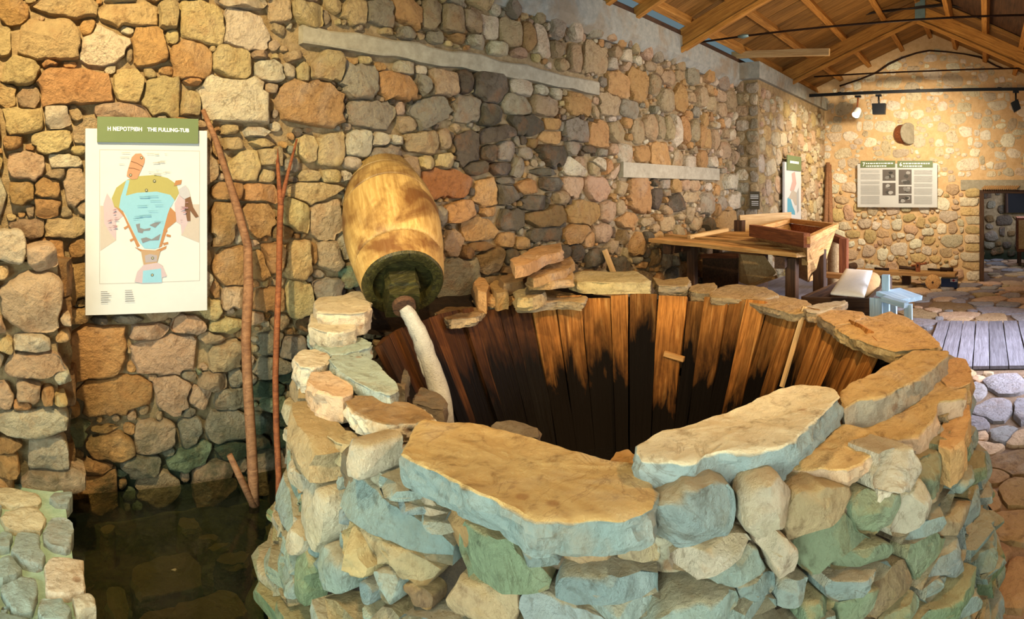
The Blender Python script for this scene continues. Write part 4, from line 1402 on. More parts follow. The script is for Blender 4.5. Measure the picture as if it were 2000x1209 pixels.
# ------------------------------------------------------------------ the hollowed log spout and its jet
A = on_y(744, 345, D + .08)
B = at_d(788, 556, 3.0)
ax = (B - A).normalized()
LEN = (B - A).length
s1 = ax.cross(Vector((0, 0, 1))).normalized()
s2 = s1.cross(ax).normalized()                # points up-ish, square to the axis
spout = thing('barrel_spout', A, 'fat barrel shaped wooden spout slanting out of the stone wall', 'spout')


def ringpts(t, r, n, seed=0, wob=.02):
    c = A + ax * (LEN * t)
    out = []
    for k in range(n):
        a_ = 2 * math.pi * k / n
        d = s1 * math.cos(a_) + s2 * math.sin(a_)
        rr = r * (1 + wob * float(fbm([math.cos(a_) * 1.4, math.sin(a_) * 1.4, t * 2.2], seed, 2)))
        out.append(c + d * rr)
    return out


def sleeve(name, ts, rs, mat, parent, seed, n=40, wob=.03, back=True):
    V, F = [], []
    for t, r in zip(ts, rs):
        V += ringpts(t, r, n, 5, wob)
    for i in range(len(ts) - 1):
        F += [(i * n + k, i * n + (k + 1) % n, (i + 1) * n + (k + 1) % n, (i + 1) * n + k) for k in range(n)]
    F = [tuple(reversed(f)) for f in F]
    o = mesh_obj(name, V, F, mat, None, sharp=40)
    # local X along the log so that its grain follows it
    mw = Matrix((ax, s1, ax.cross(s1))).transposed().to_4x4()
    mw.translation = A
    o.data.transform(mw.inverted())
    o.parent = parent
    o.matrix_basis = Matrix.Translation(-Vector(parent.location)) @ mw
    return o


sleeve('inner_core', [-.12, 0, .2, .4, .7, .9, .93], [.14, .165, .20, .232, .225, .185, .17], M['dark_wood'], spout, 9)
sleeve('barrel_section', [-.12, 0, .10, .185, .19, .19], [.17, .19, .214, .230, .224, .19], M['log'], spout, 1)
sleeve('barrel_section', [.203, .203, .209, .26, .33, .375, .38, .38], [.20, .231, .238, .250, .260, .263, .257, .22], M['log'], spout, 2)
sleeve('barrel_section', [.393, .393, .399, .48, .6, .70, .78, .835, .84, .84], [.22, .260, .267, .272, .266, .255, .243, .232, .226, .20], M['log'], spout, 3)
sleeve('barrel_hoop', [.852, .852, .857, .90, .95, .985], [.19, .224, .230, .222, .212, .205], M['log'], spout, 4)
sleeve('mouth_rim', [.985, 1.0, 1.003, .995, .93], [.205, .198, .185, .150, .145], M['wet_wood'], spout, 6)
mb = MB()
rp = ringpts(.945, .150, 28)
mb.add(rp + [A + ax * (LEN * .945)], [(k, (k + 1) % 28, 28) for k in range(28)])
mb.build('end_board', M['wet_wood'], spout)
c0 = A + ax * (LEN * .93) - s2 * .035 + s1 * .01
c1 = c0 + ax * .17
nb = MB()
P = []
for c_, w_, h_ in ((c0, .088, .095), (c1, .080, .082)):
    P += [c_ - s1 * w_ - s2 * h_, c_ + s1 * w_ - s2 * h_, c_ + s1 * w_ * .9 + s2 * h_ * .8, c_ - s1 * w_ * .9 + s2 * h_ * .8]
nb.hexa([P[0], P[1], P[2], P[3], P[4], P[5], P[6], P[7]])
blk = nb.build('nozzle_block', M['wet_wood'], spout)
mb = MB()
mb.tube([c1 - ax * .01, c1 + ax * .03], [.058, .055], 20)
mb.build('nozzle_ring', M['dark_wood'], spout, smooth=False)
cap = MB()
q = c0 + s2 * .075
cap.hexa([q - s1 * .085 + ax * .0 - s2 * .01, q + s1 * .085 - s2 * .01, q + s1 * .085 + ax * .12 - s2 * .02, q - s1 * .085 + ax * .12 - s2 * .02,
          q - s1 * .07 + s2 * .025, q + s1 * .07 + s2 * .025, q + s1 * .06 + ax * .11 + s2 * .01, q - s1 * .06 + ax * .11 + s2 * .01])
cap.build('nozzle_lid', M['wet_wood'], spout)

j0 = c1 + ax * .02
j1 = at_d(868, 800, 2.86)
mb = MB()
pts, rad = [], []
for i in range(26):
    t = i / 25
    p = Vector((j0.x + (j1.x - j0.x) * t, j0.y + (j1.y - j0.y) * t, j0.z + (j1.z - j0.z) * (t * .55 + t * t * .45)))
    pts.append(p)
    rad.append(.031 + .014 * math.sin(t * 2.2))
pts.append(pts[-1] + Vector((.01, -.02, -.35)))
rad.append(.05)
mb.tube(pts, rad, 20, seed=3, rough=.16)
for q_ in range(9):
    off = Vector((random.uniform(-.03, .03), random.uniform(-.03, .03), 0))
    k0 = random.randint(2, 14)
    mb.tube([p + off * (1 + .06 * i) for i, p in enumerate(pts[k0:k0 + 11])], [.004 + .008 * math.sin(math.pi * i / 10) for i in range(11)], 6, seed=q_, rough=.5)
tag(mb.build('water_jet', M['foam'], smooth=True), 'white jet of water falling from the barrel spout into the tub', 'water jet', kind='stuff')

# ------------------------------------------------------------------ forked sticks
st = thing('forked_stick', on_z(497, 995, -.02), 'thicker stick leaning on the wall with a stub branch near its foot', 'stick', 'sticks leaning on the wall')
mb = MB()
path = [(497, 1000, -.0), (494, 930, .08), (490, 860, .17), (484, 760, .3), (480, 660, .45), (485, 560, .62), (484, 480, .74), (462, 405, .84), (441, 335, .92), (420, 270, .97), (396, 214, 1.0)]


def lean(path, base, wallY=3.02):
    b = on_z(base[0], base[1], .06)
    out = []
    for x, y, t in path:
        Y = b.y + (wallY - b.y) * t
        out.append(on_y(x, y, Y))
    return out


pp = lean(path, (497, 995))
mb.tube(pp, [.024, .024, .025, .026, .025, .025, .024, .021, .018, .016, .013], 12, seed=2, rough=.18)
o = mb.build('stem', M['stick_wood'], st, smooth=True)
mb = MB()
mb.tube([pp[0] + Vector((0, -.01, .02)), on_y(470, 935, pp[1].y), on_y(448, 888, pp[1].y + .02)], [.018, .017, .014], 10, seed=6, rough=.15)
mb.build('branch', M['stick_wood'], st, smooth=True)
st = thing('forked_stick', on_z(545, 1000, -.02), 'thinner dark stick leaning on the wall with a forked top', 'stick', 'sticks leaning on the wall')
mb = MB()
path = [(545, 1003, 0), (544, 930, .08), (540, 840, .2), (538, 740, .32), (541, 640, .47), (545, 540, .64), (546, 460, .76), (548, 400, .85), (544, 345, .93), (540, 290, 1.0)]
pp = lean(path, (545, 998))
mb.tube(pp, [.017, .016, .016, .016, .016, .016, .016, .016, .011, .008], 10, seed=4, rough=.2)
mb.build('stem', M['red_wood'], st, smooth=True)
mb = MB()
mb.tube([pp[7], on_y(562, 340, pp[8].y), on_y(580, 272, pp[9].y)], [.014, .010, .006], 8, seed=7, rough=.2)
mb.build('branch', M['red_wood'], st, smooth=True)

# ------------------------------------------------------------------ information boards
ZS = (150, 210, 2.8786)


def flat_print(name, polys, place, parent, mat=None):
    """flat coloured print: polygons in crop pixels, each a hair in front of the last"""
    mbx = MB()
    for k, (s_, c) in enumerate(polys):
        pts_ = place(s_, k)
        mbx.add(pts_, [tuple(range(len(pts_)))], tuple(v * .60 for v in lin(c)))
    return mbx.build(name, mat or M['print'], parent, colour=True)


YB = 2.985
bl, br = on_y(167, 433, YB).x, on_y(404.5, 433, YB).x
bt, bb = on_y(285, 252.5, YB).z, on_y(285, 612, YB).z
sign = thing('information_board', ((bl + br) / 2, YB, bb), 'tall white board headed THE FULLING-TUB with a coloured drawing', 'sign')
mb = MB()
mb.box((bl, YB, bb), (br, YB + .022, bt))
mb.build('board', M['panel_white'], sign)
hx0, hx1 = on_y(189.5, 254, YB).x, on_y(386, 254, YB).x
hz0, hz1 = on_y(285, 279, YB).z, on_y(285, 230, YB).z
mb = MB()
mb.box((hx0, YB - .014, hz0), (hx1, YB - .001, hz1))
hd = mb.build('header', M['panel_green'], sign)
text_mesh('lettering', 'Η ΝΕΡΟΤΡΙΒΗ', .026, M['lettering'], hd, (hx0 + (hx1 - hx0) * .095, YB - .0155, (hz0 + hz1) / 2 - .006), (1, 0, 0), (0, 0, 1), bold=.0007)
text_mesh('lettering', 'THE FULLING-TUB', .026, M['lettering'], hd, (hx0 + (hx1 - hx0) * .485, YB - .0155, (hz0 + hz1) / 2 - .006), (1, 0, 0), (0, 0, 1), bold=.0007)


def sign_place(s_, k):
    sx, sz = (br - bl) / (728 - 48), (bt - bb) / (1155 - 122)
    return [(bl + (x - 48) * sx, YB - .0006 - k * .00012, bt - (y - 122 - (x - 48) * 0.0) * sz) for x, y in px_poly(s_)]


PINK, BEIGE, GREEN, BLUE, ORNG, GREY, BRN, LG = (226, 202, 206), (224, 208, 192), (200, 188, 112), (166, 222, 242), (208, 148, 98), (150, 152, 156), (140, 100, 72), (214, 206, 196)
polys = [('123 238 685 238 685 241 123 241', LG), ('123 981 685 981 685 984 123 984', LG), ('123 238 126 238 126 984 123 984', LG), ('682 238 685 238 685 984 682 984', LG),
 ('128 550 150 550 215 742 128 800', BEIGE), ('625 545 681 545 681 765 578 720', BEIGE),
 ('165 480 215 560 260 600 215 640 215 742 180 700 150 650 145 540', PINK), ('540 540 570 480 625 520 620 640 580 720 575 660 545 640', PINK),
 ('190 510 215 450 275 405 340 385 430 378 500 395 550 430 565 480 540 525 500 520 400 500 300 510 240 570 205 560', GREEN),
 ('265 495 330 478 440 472 515 490 540 520 520 560 465 780 430 795 370 790 330 740 260 590 230 560', BLUE),
 ('270 408 288 408 266 500 230 560 240 500', BLUE),
 ('205 550 250 580 345 775 330 785 255 610', ORNG), ('515 560 545 590 550 640 500 680 468 780 450 790 500 600', ORNG), ('316 782 360 798 430 803 495 778 490 795 440 818 360 815', ORNG),
 ('255 672 280 658 284 668 262 684', ORNG), ('288 740 320 726 324 736 294 752', ORNG), ('478 682 500 690 496 702 474 694', ORNG), ('494 712 518 718 516 730 492 724', ORNG), ('474 762 502 756 504 768 478 776', ORNG),
 ('322 655 345 650 345 675 370 682 405 675 400 690 365 692 360 705 335 700', GREY), ('398 660 430 645 462 643 430 675', GREY), ('350 735 380 728 410 740 460 710 450 745 400 746 360 760', GREY),
 ('275 360 300 280 320 260 350 258 372 285 370 310 330 400 300 404 272 385', (228, 164, 124)), ('283 338 312 340 345 352 343 355 312 344 282 342', BRN), ('296 300 330 312 362 330 360 333 330 316 294 304', BRN),
 ('600 505 630 500 645 560 678 615 660 622 628 580 630 640 612 640 598 570', BRN), ('560 460 600 435 620 460 630 500 595 515 570 495', (216, 212, 216)), ('535 440 545 410 580 405 575 430', ORNG),
 ('350 803 460 803 440 872 365 882', (210, 174, 136)), ('365 882 440 872 470 890 495 950 470 955 465 985 355 985 315 975 330 920', PINK), ('362 915 462 905 468 983 358 983', BLUE), ('372 830 400 822 440 830 440 865 375 870', (196, 184, 186))]
for cx, cy in ((353, 282), (293, 379), (425, 412), (380, 464), (415, 845), (413, 940)):
    polys.append((' '.join(f'{cx + 8 * math.cos(t):.1f} {cy + 8 * math.sin(t):.1f}' for t in np.linspace(0, 6.28, 13)[:-1]), (70, 80, 70)))
    polys.append((' '.join(f'{cx + 5 * math.cos(t):.1f} {cy + 5 * math.sin(t):.1f}' for t in np.linspace(0, 6.28, 13)[:-1]), (216, 208, 170)))
for i in range(6):
    polys.append((f'130 {1024 + i * 12} {165 + (i * 37) % 26} {1024 + i * 12} {165 + (i * 37) % 26} {1027 + i * 12} 130 {1027 + i * 12}', (150, 148, 146)))
    polys.append((f'262 {1021 + i * 12} {300 + (i * 53) % 50} {1021 + i * 12} {300 + (i * 53) % 50} {1024 + i * 12} 262 {1024 + i * 12}', (150, 148, 146)))
rs = random.Random(3)
for i in range(26):                           # pencilled masonry joints and ripples
    if i < 15:
        x, y = rs.uniform(240, 450), rs.uniform(250, 375)
        if 268 < x < 380:
            x += 110 if x > 320 else -60
        w = rs.uniform(20, 50)
        c = (196, 188, 176)
    else:
        x, y, w, c = rs.uniform(300, 440), rs.uniform(490, 640), rs.uniform(30, 70), (128, 186, 208)
    polys.append((f'{x} {y} {x + w} {y + rs.uniform(-4, 4)} {x + w} {y + 2.5} {x} {y + 2.5}', c))
for i in range(14):
    x, y = rs.choice([(rs.uniform(155, 205), rs.uniform(560, 690)), (rs.uniform(555, 600), rs.uniform(530, 660))])
    w = rs.uniform(12, 26)
    polys.append((f'{x} {y} {x + w} {y + rs.uniform(-14, 14)} {x + w + 2} {y + 2} {x + 1} {y + 3}', (196, 150, 160)))
flat_print('printed_drawing', polys, sign_place, sign)
for sx_ in (bl + .1, br - .1):
    mb = MB()
    mb.box((sx_ - .015, YB + .022, bb + .2), (sx_ + .015, D + .01, bb + .24))
    mb.build('wall_bracket', M['black_metal'], sign)
    mb = MB()
    mb.box((sx_ - .015, YB + .022, bt - .24), (sx_ + .015, D + .01, bt - .2))
    mb.build('wall_bracket', M['black_metal'], sign)

# double board on the end wall
XB = XE - .10
ZE = (1640, 160, 4.03)


def eb(x, y, X=XB):
    return on_x(1640 + x / 4.03, 160 + y / 4.03, X)


a, b = eb(140, 645), eb(768, 988)
board = thing('information_board', (XB, (a.y + b.y) / 2, b.z), 'wide white board with five grey photographs on the end wall', 'sign')
mb = MB()
mb.box((XB, b.y, b.z), (XB + .025, a.y, a.z))
mb.build('board', M['panel_white'], board)
for (x0, x1, num) in ((165, 437, '7'), (455, 733, '6')):
    p, q = eb(x0, 622), eb(x1, 673)
    mb = MB()
    mb.box((XB - .012, q.y, q.z), (XB - .001, p.y, p.z))
    hd = mb.build('header', M['panel_green'], board)
    text_mesh('lettering', num, .09, M['lettering'], hd, (XB - .014, p.y - .035, (p.z + q.z) / 2 - .033), (0, -1, 0), (0, 0, 1), bold=.002)
    mb = MB()
    for r_, (f0, f1) in enumerate(((.16, .93), (.16, .72))):
        zc = p.z - .045 - r_ * .045
        yy = p.y - (p.y - q.y) * f0
        while yy > p.y - (p.y - q.y) * f1:
            w_ = random.uniform(.015, .05)
            mb.box((XB - .0135, yy - w_, zc - .010), (XB - .012, yy, zc + .010))
            yy -= w_ + .012
    mb.build('heading_lines', M['lettering'], hd)['kind'] = 'stuff'


def eb_place(s_, k):
    return [tuple(eb(x, y, XB - .001 - k * .00015)) for x, y in px_poly(s_)]


polys = []
rs = random.Random(5)
for (x0, y0, x1, y1) in ((337, 690, 440, 778), (337, 795, 440, 893), (464, 690, 566, 810), (464, 822, 566, 880), (464, 890, 566, 955)):
    polys.append((f'{x0} {y0} {x1} {y0} {x1} {y1} {x0} {y1}', (122, 112, 104)))
    for _ in range(5):
        cx, cy = rs.uniform(x0 + 22, x1 - 22), rs.uniform(y0 + 18, y1 - 18)
        g = rs.choice((70, 196, 214, 160, 92))
        polys.append((' '.join(f'{min(x1 - 2, max(x0 + 2, cx + rs.uniform(12, 26) * math.cos(t))):.1f} {min(y1 - 2, max(y0 + 2, cy + rs.uniform(8, 18) * math.sin(t))):.1f}' for t in np.linspace(0, 6.28, 8)[:-1]), (g, g - 4, g - 10)))
for x0, x1 in ((165, 322), (585, 735)):
    y = 695
    while y < 960:
        if rs.random() < .85:
            polys.append((f'{x0} {y} {x1 - rs.uniform(0, 14)} {y} {x1 - 8} {y + 2} {x0} {y + 2}', (206, 204, 198)))
        y += 7.5
flat_print('printed_photographs', polys, eb_place, board)

# narrow board on the long wall near the corner
YC = 2.70
x0, x1 = on_y(1532.5, 370, YC).x, on_y(1564.5, 370, YC).x
mid = (x0 + x1) / 2
zt_, zb_ = on_y(1548, 318, YC).z, on_y(1548, 437, YC).z
nbd = thing('information_board', (mid, YC, zb_), 'white board with green header on the long wall near the corner', 'sign')
mb = MB()
mb.box((x0, YC, zb_), (x1, YC + .03, zt_))
mb.build('board', M['panel_white'], nbd)
mb = MB()
mb.box((x0 + .08, YC - .012, zt_ - .11), (x1 - .02, YC - .001, zt_ + .10))
hd = mb.build('header', M['panel_green'], nbd)
mb = MB()
for xx in np.arange(x0 + .2, x1 - .2, .07):
    mb.box((xx, YC - .014, zt_ - .01), (xx + .05, YC - .012, zt_ + .025))
mb.build('heading_lines', M['lettering'], hd)['kind'] = 'stuff'


def nb_place(s_, k):
    return [(x0 + (x1 - x0) * u, YC - .001 - k * .0002, zb_ + (zt_ - zb_) * v) for u, v in px_poly(s_)]


flat_print('printed_map', [('.15 .18 .15 .42 .3 .46 .45 .3 .6 .2 .62 .14', (110, 190, 214)), ('.3 .55 .45 .7 .4 .82 .6 .86 .7 .66 .5 .5', (232, 190, 176)), ('.2 .42 .45 .56 .75 .5 .8 .3 .62 .3 .45 .4', (214, 200, 180)), ('.7 .5 .85 .6 .86 .2 .74 .16', (196, 196, 190))], nb_place, nbd)

# small dark label on the edge of the long wall
p, q = on_x(1464, 374, XP - .06), on_x(1483, 409, XP - .06)
lb = thing('wall_label', (XP - .06, (p.y + q.y) / 2, q.z), 'small dark plate with pale lines of writing on the wall edge', 'sign')
mb = MB()
mb.box((XP - .06, q.y, q.z), (XP - .04, p.y, p.z))
mb.build('plate', M['dark_sign'], lb)
mb = MB()
for f in (.2, .29, .38, .56, .66, .76):
    zz = p.z - (p.z - q.z) * f
    mb.box((XP - .0615, q.y + .012, zz - .003), (XP - .06, p.y - .012 - (.015 if f > .5 else 0), zz + .003))
mb.build('lines_of_writing', M['lettering'], lb)['kind'] = 'stuff'

# ------------------------------------------------------------------ lamp track and spots
XT = 9.26
a, b = on_x(1576, 187.5, XT), on_x(2020, 174.5, XT)
track = thing('lamp_track', (XT, (a.y + b.y) / 2, a.z), 'long black lighting track hung across the end of the room', 'track')
mb = MB()
mb.hexa([(XT - .02, b.y, b.z - .02), (XT + .02, b.y, b.z - .02), (XT + .02, a.y, a.z - .02), (XT - .02, a.y, a.z - .02), (XT - .02, b.y, b.z + .025), (XT + .02, b.y, b.z + .025), (XT + .02, a.y, a.z + .025), (XT - .02, a.y, a.z + .025)])
mb.build('rail', M['black_metal'], track)
for t in (.15, .5, .85):
    c = a.lerp(b, t)
    mb = MB()
    mb.box((c.x - .012, c.y - .03, c.z + .02), (c.x + .012, c.y + .03, c.z + .035))
    mb.build('clip', M['black_metal'], track)
for (tx, ty, hx, hy, w, lit, lab) in ((1676, 186, 1674, 219, .055, True, 'lit spot lamp on the black track with a bright white face'), (1716, 184, 1717, 213, .105, False, 'black square spot lamp hanging from the track'), (1984, 177, 1984, 207, .09, False, 'black spot lamp turned sideways above the doorway')):
    p, h = on_x(tx, ty, XT), on_x(hx, hy, XT)
    sp = thing('spot_lamp', p, lab, 'lamp', 'spot lamps on the black track')
    mb = MB()
    mb.box((XT - .03, p.y - .045, p.z - .035), (XT + .03, p.y + .045, p.z - .005))
    mb.build('adapter', M['black_metal'], sp)
    mb = MB()
    mb.tube([p + Vector((0, 0, -.03)), h + Vector((0, 0, .06))], .014, 8)
    mb.build('stem', M['black_metal'] if not lit else M['red_wood'], sp, smooth=True)
    mb = MB()
    if lit:
        d = Vector((-.55, .25, -.8)).normalized()
        mb.tube([h - d * .08, h - d * .05, h + d * .04, h + d * .06], [.03, .055, .062, .06], 18)
        mb.build('lamp_head', M['panel_white'], sp, smooth=True)
        mb = MB()
        mb.tube([h + d * .061, h + d * .07], [.056, .054], 18)
        mb.build('bulb', M['lamp'], sp, smooth=True)
    else:
        tw = 0 if hx < 1800 else .5
        c_, s_ = math.cos(tw), math.sin(tw)
        P = []
        for z_, k_ in ((-1, .9), (1, 1.0)):
            for u_, v_ in ((-1, -1), (1, -1), (1, 1), (-1, 1)):
                y_, zz = u_ * w * k_, z_ * w * .78
                if tw:
                    y_, zz = y_ * .62 + zz * .35, zz - u_ * .03
                P.append((XT + v_ * .05, h.y + y_, h.z + zz))
        mb.hexa([P[i] for i in (0, 1, 2, 3, 4, 5, 6, 7)])
        mb.build('lamp_head', M['black_metal'], sp)
        mb = MB()
        mb.box((XT + .05, h.y - w * .6, h.z - w * .5), (XT + .056, h.y + w * .6, h.z + w * .5))
        mb.build('lens', M['zinc'], sp)

# grey disc fixed to the end wall
c = on_x(1766, 262, XE - .02)
dsc = thing('wall_disc', c, 'round grey disc on a short brown drum sticking out of the end wall', 'disc')
d = Vector((-.62, -.78, .05)).normalized()
mb = MB()
mb.tube([c + Vector((.05, .06, 0)), c + d * .10], [.165, .165], 28)
mb.build('drum', M['red_wood'], dsc, sharp=50)
mb = MB()
mb.tube([c + d * .10, c + d * .125], [.185, .182], 28)
mb.build('face', M['concrete'], dsc, sharp=50)

# doorway: jamb posts, lintel board, corrugated sheet
door_1 = bpy.data.objects.new('door_1', None)
door_1.location = (XE, -.4, 0)
COL.objects.link(door_1)
door_1['kind'] = 'structure'
beam('door_post', (XE + .02, DY0 - .035, 0), (XE + .02, DY0 - .035, DZ), .08, .12, M['dark_wood'], door_1, up=(1, 0, 0))
beam('door_post', (XE + .02, DY1 + .035, 0), (XE + .02, DY1 + .035, DZ), .08, .12, M['dark_wood'], door_1, up=(1, 0, 0))
beam('door_head', (XE + .02, DY0, DZ - .03), (XE + .02, DY1, DZ - .03), .12, .06, M['dark_wood'], door_1)
mb = MB()
n = 64
V, F = [], []
for i in range(n + 1):
    y = DY0 - .03 - .6 * i / n
    w_ = .014 * math.cos(i / n * 2 * math.pi * 17)
    for x_, z_ in ((XE + .0, DZ + .10), (XE - .09, DZ + .01)):
        V.append((x_, y - (.10 if z_ > DZ + .05 else 0), z_ + w_))
for i in range(n):
    F.append((2 * i, 2 * i + 1, 2 * i + 3, 2 * i + 2))
mb.add(V, F)
o = mb.build('corrugated_sheet', M['pale_wood'], door_1)
o.data.materials[0] = M['jute']
# cupboard in the room beyond
p, q = on_x(1985, 424, 12.6), on_x(2040, 506, 12.6)
cb = thing('cupboard', (12.6, p.y - .3, 0), 'brown wooden cupboard seen through the doorway of the end wall', 'cupboard')
mb = MB()
mb.box((12.3, p.y - .8, .30), (12.9, p.y, p.z))
mb.build('carcass', M['red_wood'], cb, sharp=30)
mb = MB()
mb.box((12.28, p.y - .38, .36), (12.3, p.y - .03, p.z - .05))
mb.build('door', M['bench_wood'], cb, sharp=30)
for yy in (p.y - .06, p.y - .74):
    for xx in (12.35, 12.85):
        beam('leg', (xx, yy, 0), (xx, yy, .3), .06, .06, M['dark_wood'], cb, up=(1, 0, 0))

# ------------------------------------------------------------------ poles in the corner
for k, (x0_, y0_, x1_, y1_, lab) in enumerate(((1617, 318, 1612, 470, 'left of the two brown poles leaning in the far corner'), (1620, 322, 1620, 470, 'right of the two brown poles leaning in the far corner'))):
    a = on_x(x0_, y0_, XE - .08)
    b = on_x(x1_ + k * 3, y1_, XE - .35)
    b = a + (b - a) * ((a.z) / (a.z - b.z))
    b.x = max(b.x, XE - .6)
    o = thing('wooden_pole', b, lab, 'pole', 'poles leaning in the far corner')
    mb = MB()
    mb.tube([b, a.lerp(b, .5), a], [.045, .042, .036], 10, seed=k, rough=.15)
    mb.build('pole_shaft', M['stick_wood'], o, smooth=True)

# ------------------------------------------------------------------ the slatted work platform with hopper
TZ = 1.076
q = {k_: on_z(x, y, TZ) for k_, (x, y) in {'a': (1247, 468), 'b': (1562, 500), 'c': (1618, 458), 'd': (1330, 451)}.items()}
q['a'].y = min(q['a'].y, 2.98)
q['d'].y = min(q['d'].y, 2.98)
tbl = thing('work_platform', ((q['a'].x + q['c'].x) / 2, 2.1, 0), 'weathered slatted wooden platform on legs against the long wall', 'platform')
NS = 9
for i in range(NS):
    t0, t1 = i / NS, (i + 1) / NS
    a0, a1 = q['a'].lerp(q['d'], (t0 + t1) / 2), q['b'].lerp(q['c'], (t0 + t1) / 2)
    w_ = (q['a'] - q['d']).length / NS
    off = Vector((0, 0, random.uniform(-.012, .018)))
    if i in (4, 6):
        a0 = a0.lerp(a1, .12)
    beam('slat', a0 + off, a1 + off, w_ * random.uniform(.78, .86), .035, M['bench_wood'], tbl, seed=60 + i, rough=.012)
for f in (.12, .88):
    beam('cross_rail', q['a'].lerp(q['b'], f) + Vector((.05, 0, -.07)), q['d'].lerp(q['c'], f) + Vector((0, 0, -.07)), .08, .09, M['dark_wood'], tbl, seed=80)
for (x, y, d_) in ((1547, 510, 4.72), (1601, 505, 5.35), (1352, 490, 6.0)):
    p = at_d(x, y, d_)
    p.z = TZ - .05
    beam('leg', (p.x, p.y, 0), p, .085 if x != 1601 else .10, .085, M['dark_wood'], tbl, up=(1, 0, 0), seed=int(x))
p = q['d'] + Vector((0, -.1, -.05))
beam('leg', (p.x, p.y, 0), p, .085, .085, M['dark_wood'], tbl, up=(1, 0, 0))
beam('brace', at_d(1572, 512, 4.7), at_d(1604, 490, 5.3), .05, .05, M['bench_wood'], tbl, seed=3)

HZ = 1.17
hc = [on_z(x, y, HZ) for x, y in ((1469, 457), (1576, 478), (1633, 448), (1542, 436))]
cen = sum(hc, Vector()) / 4
hop = thing('hopper', (cen.x, cen.y, .55), 'large wooden hopper box with flared sides set in the platform', 'hopper')
bc = [on_z(x, y, .74) for x, y in ((1541, 533), (1578, 551), (1602, 543), (1566, 530))]
for i in range(4):
    a0, a1, b1, b0 = hc[i], hc[(i + 1) % 4], bc[(i + 1) % 4], bc[i]
    mb = MB()
    inw = [(cen - p).normalized() * .035 for p in (a0, a1, b1, b0)]
    mb.hexa([b0, b1, b1 + inw[2], b0 + inw[3], a0, a1, a1 + inw[1], a0 + inw[0]])
    o = mb.build('side_board', M['bench_wood'] if i != 2 else M['red_wood'], hop)
for i in range(4):
    up_ = Vector((0, 0, .03))
    beam('rim', hc[i] + up_, hc[(i + 1) % 4] + up_, .05, .05 if i else .10, M['bench_wood'] if i != 0 else M['red_wood'], hop, seed=i)
# back board and post behind the hopper
bp = thing('back_board', at_d(1495, 470, 6.6), 'plain pale wooden board standing behind the hopper', 'board')
a0, b0 = at_d(1445, 462, 6.6), at_d(1545, 458, 6.9)
beam('panel', a0 + Vector((0, 0, .10)), b0 + Vector((0, 0, .12)), .03, .26, M['pale_wood'], bp, seed=12)
beam('post', (a0.x, a0.y, 1.0), (a0.x, a0.y, 1.22), .10, .10, M['dark_wood'], bp, up=(1, 0, 0))
beam('peg', at_d(1515, 440, 6.8), at_d(1524, 440, 6.8), .06, .08, M['red_wood'], bp)
o = beam('curved_handle', at_d(1345, 474, 5.7), at_d(1420, 459, 6.0), .05, .035, M['pale_wood'], None, seed=22)
o.location.z = TZ + .03
tag(o, 'pale bent wooden handle lying across the platform', 'handle')
# under the platform: dark cabinet, pale chute
cbn = thing('dark_chest', at_d(1405, 620, 6.1), 'dark wooden chest standing in shade under the platform', 'chest')
p0, p1 = at_d(1372, 500, 6.3), at_d(1442, 500, 6.0)
mb = MB()
dv = (p1 - p0); dv.z = 0
nv_ = Vector((dv.y, -dv.x, 0)).normalized() * -.5
if nv_.x < 0:
    nv_ = -nv_
P = [Vector((p0.x, p0.y, 0)), Vector((p1.x, p1.y, 0)), Vector((p1.x, p1.y, 0)) + nv_, Vector((p0.x, p0.y, 0)) + nv_]
mb.hexa(P + [p_ + Vector((0, 0, .88)) for p_ in P])
mb.build('body', M['dark_wood'], cbn)
beam('lid', p0.lerp(p1, 0) + Vector((0, 0, .0)), p1, .06, .04, M['red_wood'], cbn)
beam('corner_post', Vector((p1.x, p1.y, 0)), Vector((p1.x, p1.y, .6)), .14, .10, M['red_wood'], cbn, up=(1, 0, 0))
ch = thing('pale_chute', at_d(1480, 620, 5.7), 'pale wooden chute sloping down beneath the platform', 'chute')
c1_ = [at_d(x, y, d_) for x, y, d_ in ((1446, 496, 5.75), (1494, 500, 5.5), (1516, 532, 5.4), (1504, 546, 5.35), (1464, 558, 5.5), (1446, 552, 5.7))]
mb = MB()
n_ = len(c1_)
back = Vector((.10, .06, 0))
mb.add(c1_ + [p_ + back for p_ in c1_], [tuple(range(n_ - 1, -1, -1)), tuple(range(n_, 2 * n_))] + [(i, (i + 1) % n_, (i + 1) % n_ + n_, i + n_) for i in range(n_)])
mb.build('chute_side', M['pale_wood'], ch)
beam('chute_edge', c1_[4], c1_[2] + Vector((0, 0, -.04)), .05, .03, M['bench_wood'], ch)
mb = MB()
pl = [on_z(x, y, .5) for x, y in ((1465, 560), (1560, 530), (1625, 545), (1660, 580), (1600, 600), (1500, 600))]
mb.add(pl + [p_ + Vector((0, 0, -.5)) for p_ in pl], [tuple(range(6)), tuple(range(11, 5, -1))] + [(i, i + 6, (i + 1) % 6 + 6, (i + 1) % 6) for i in range(6)])
o = mb.build('plank_stage', M['grey_plank'])
tag(o, 'low greyish plank stage under the platform legs', 'stage')

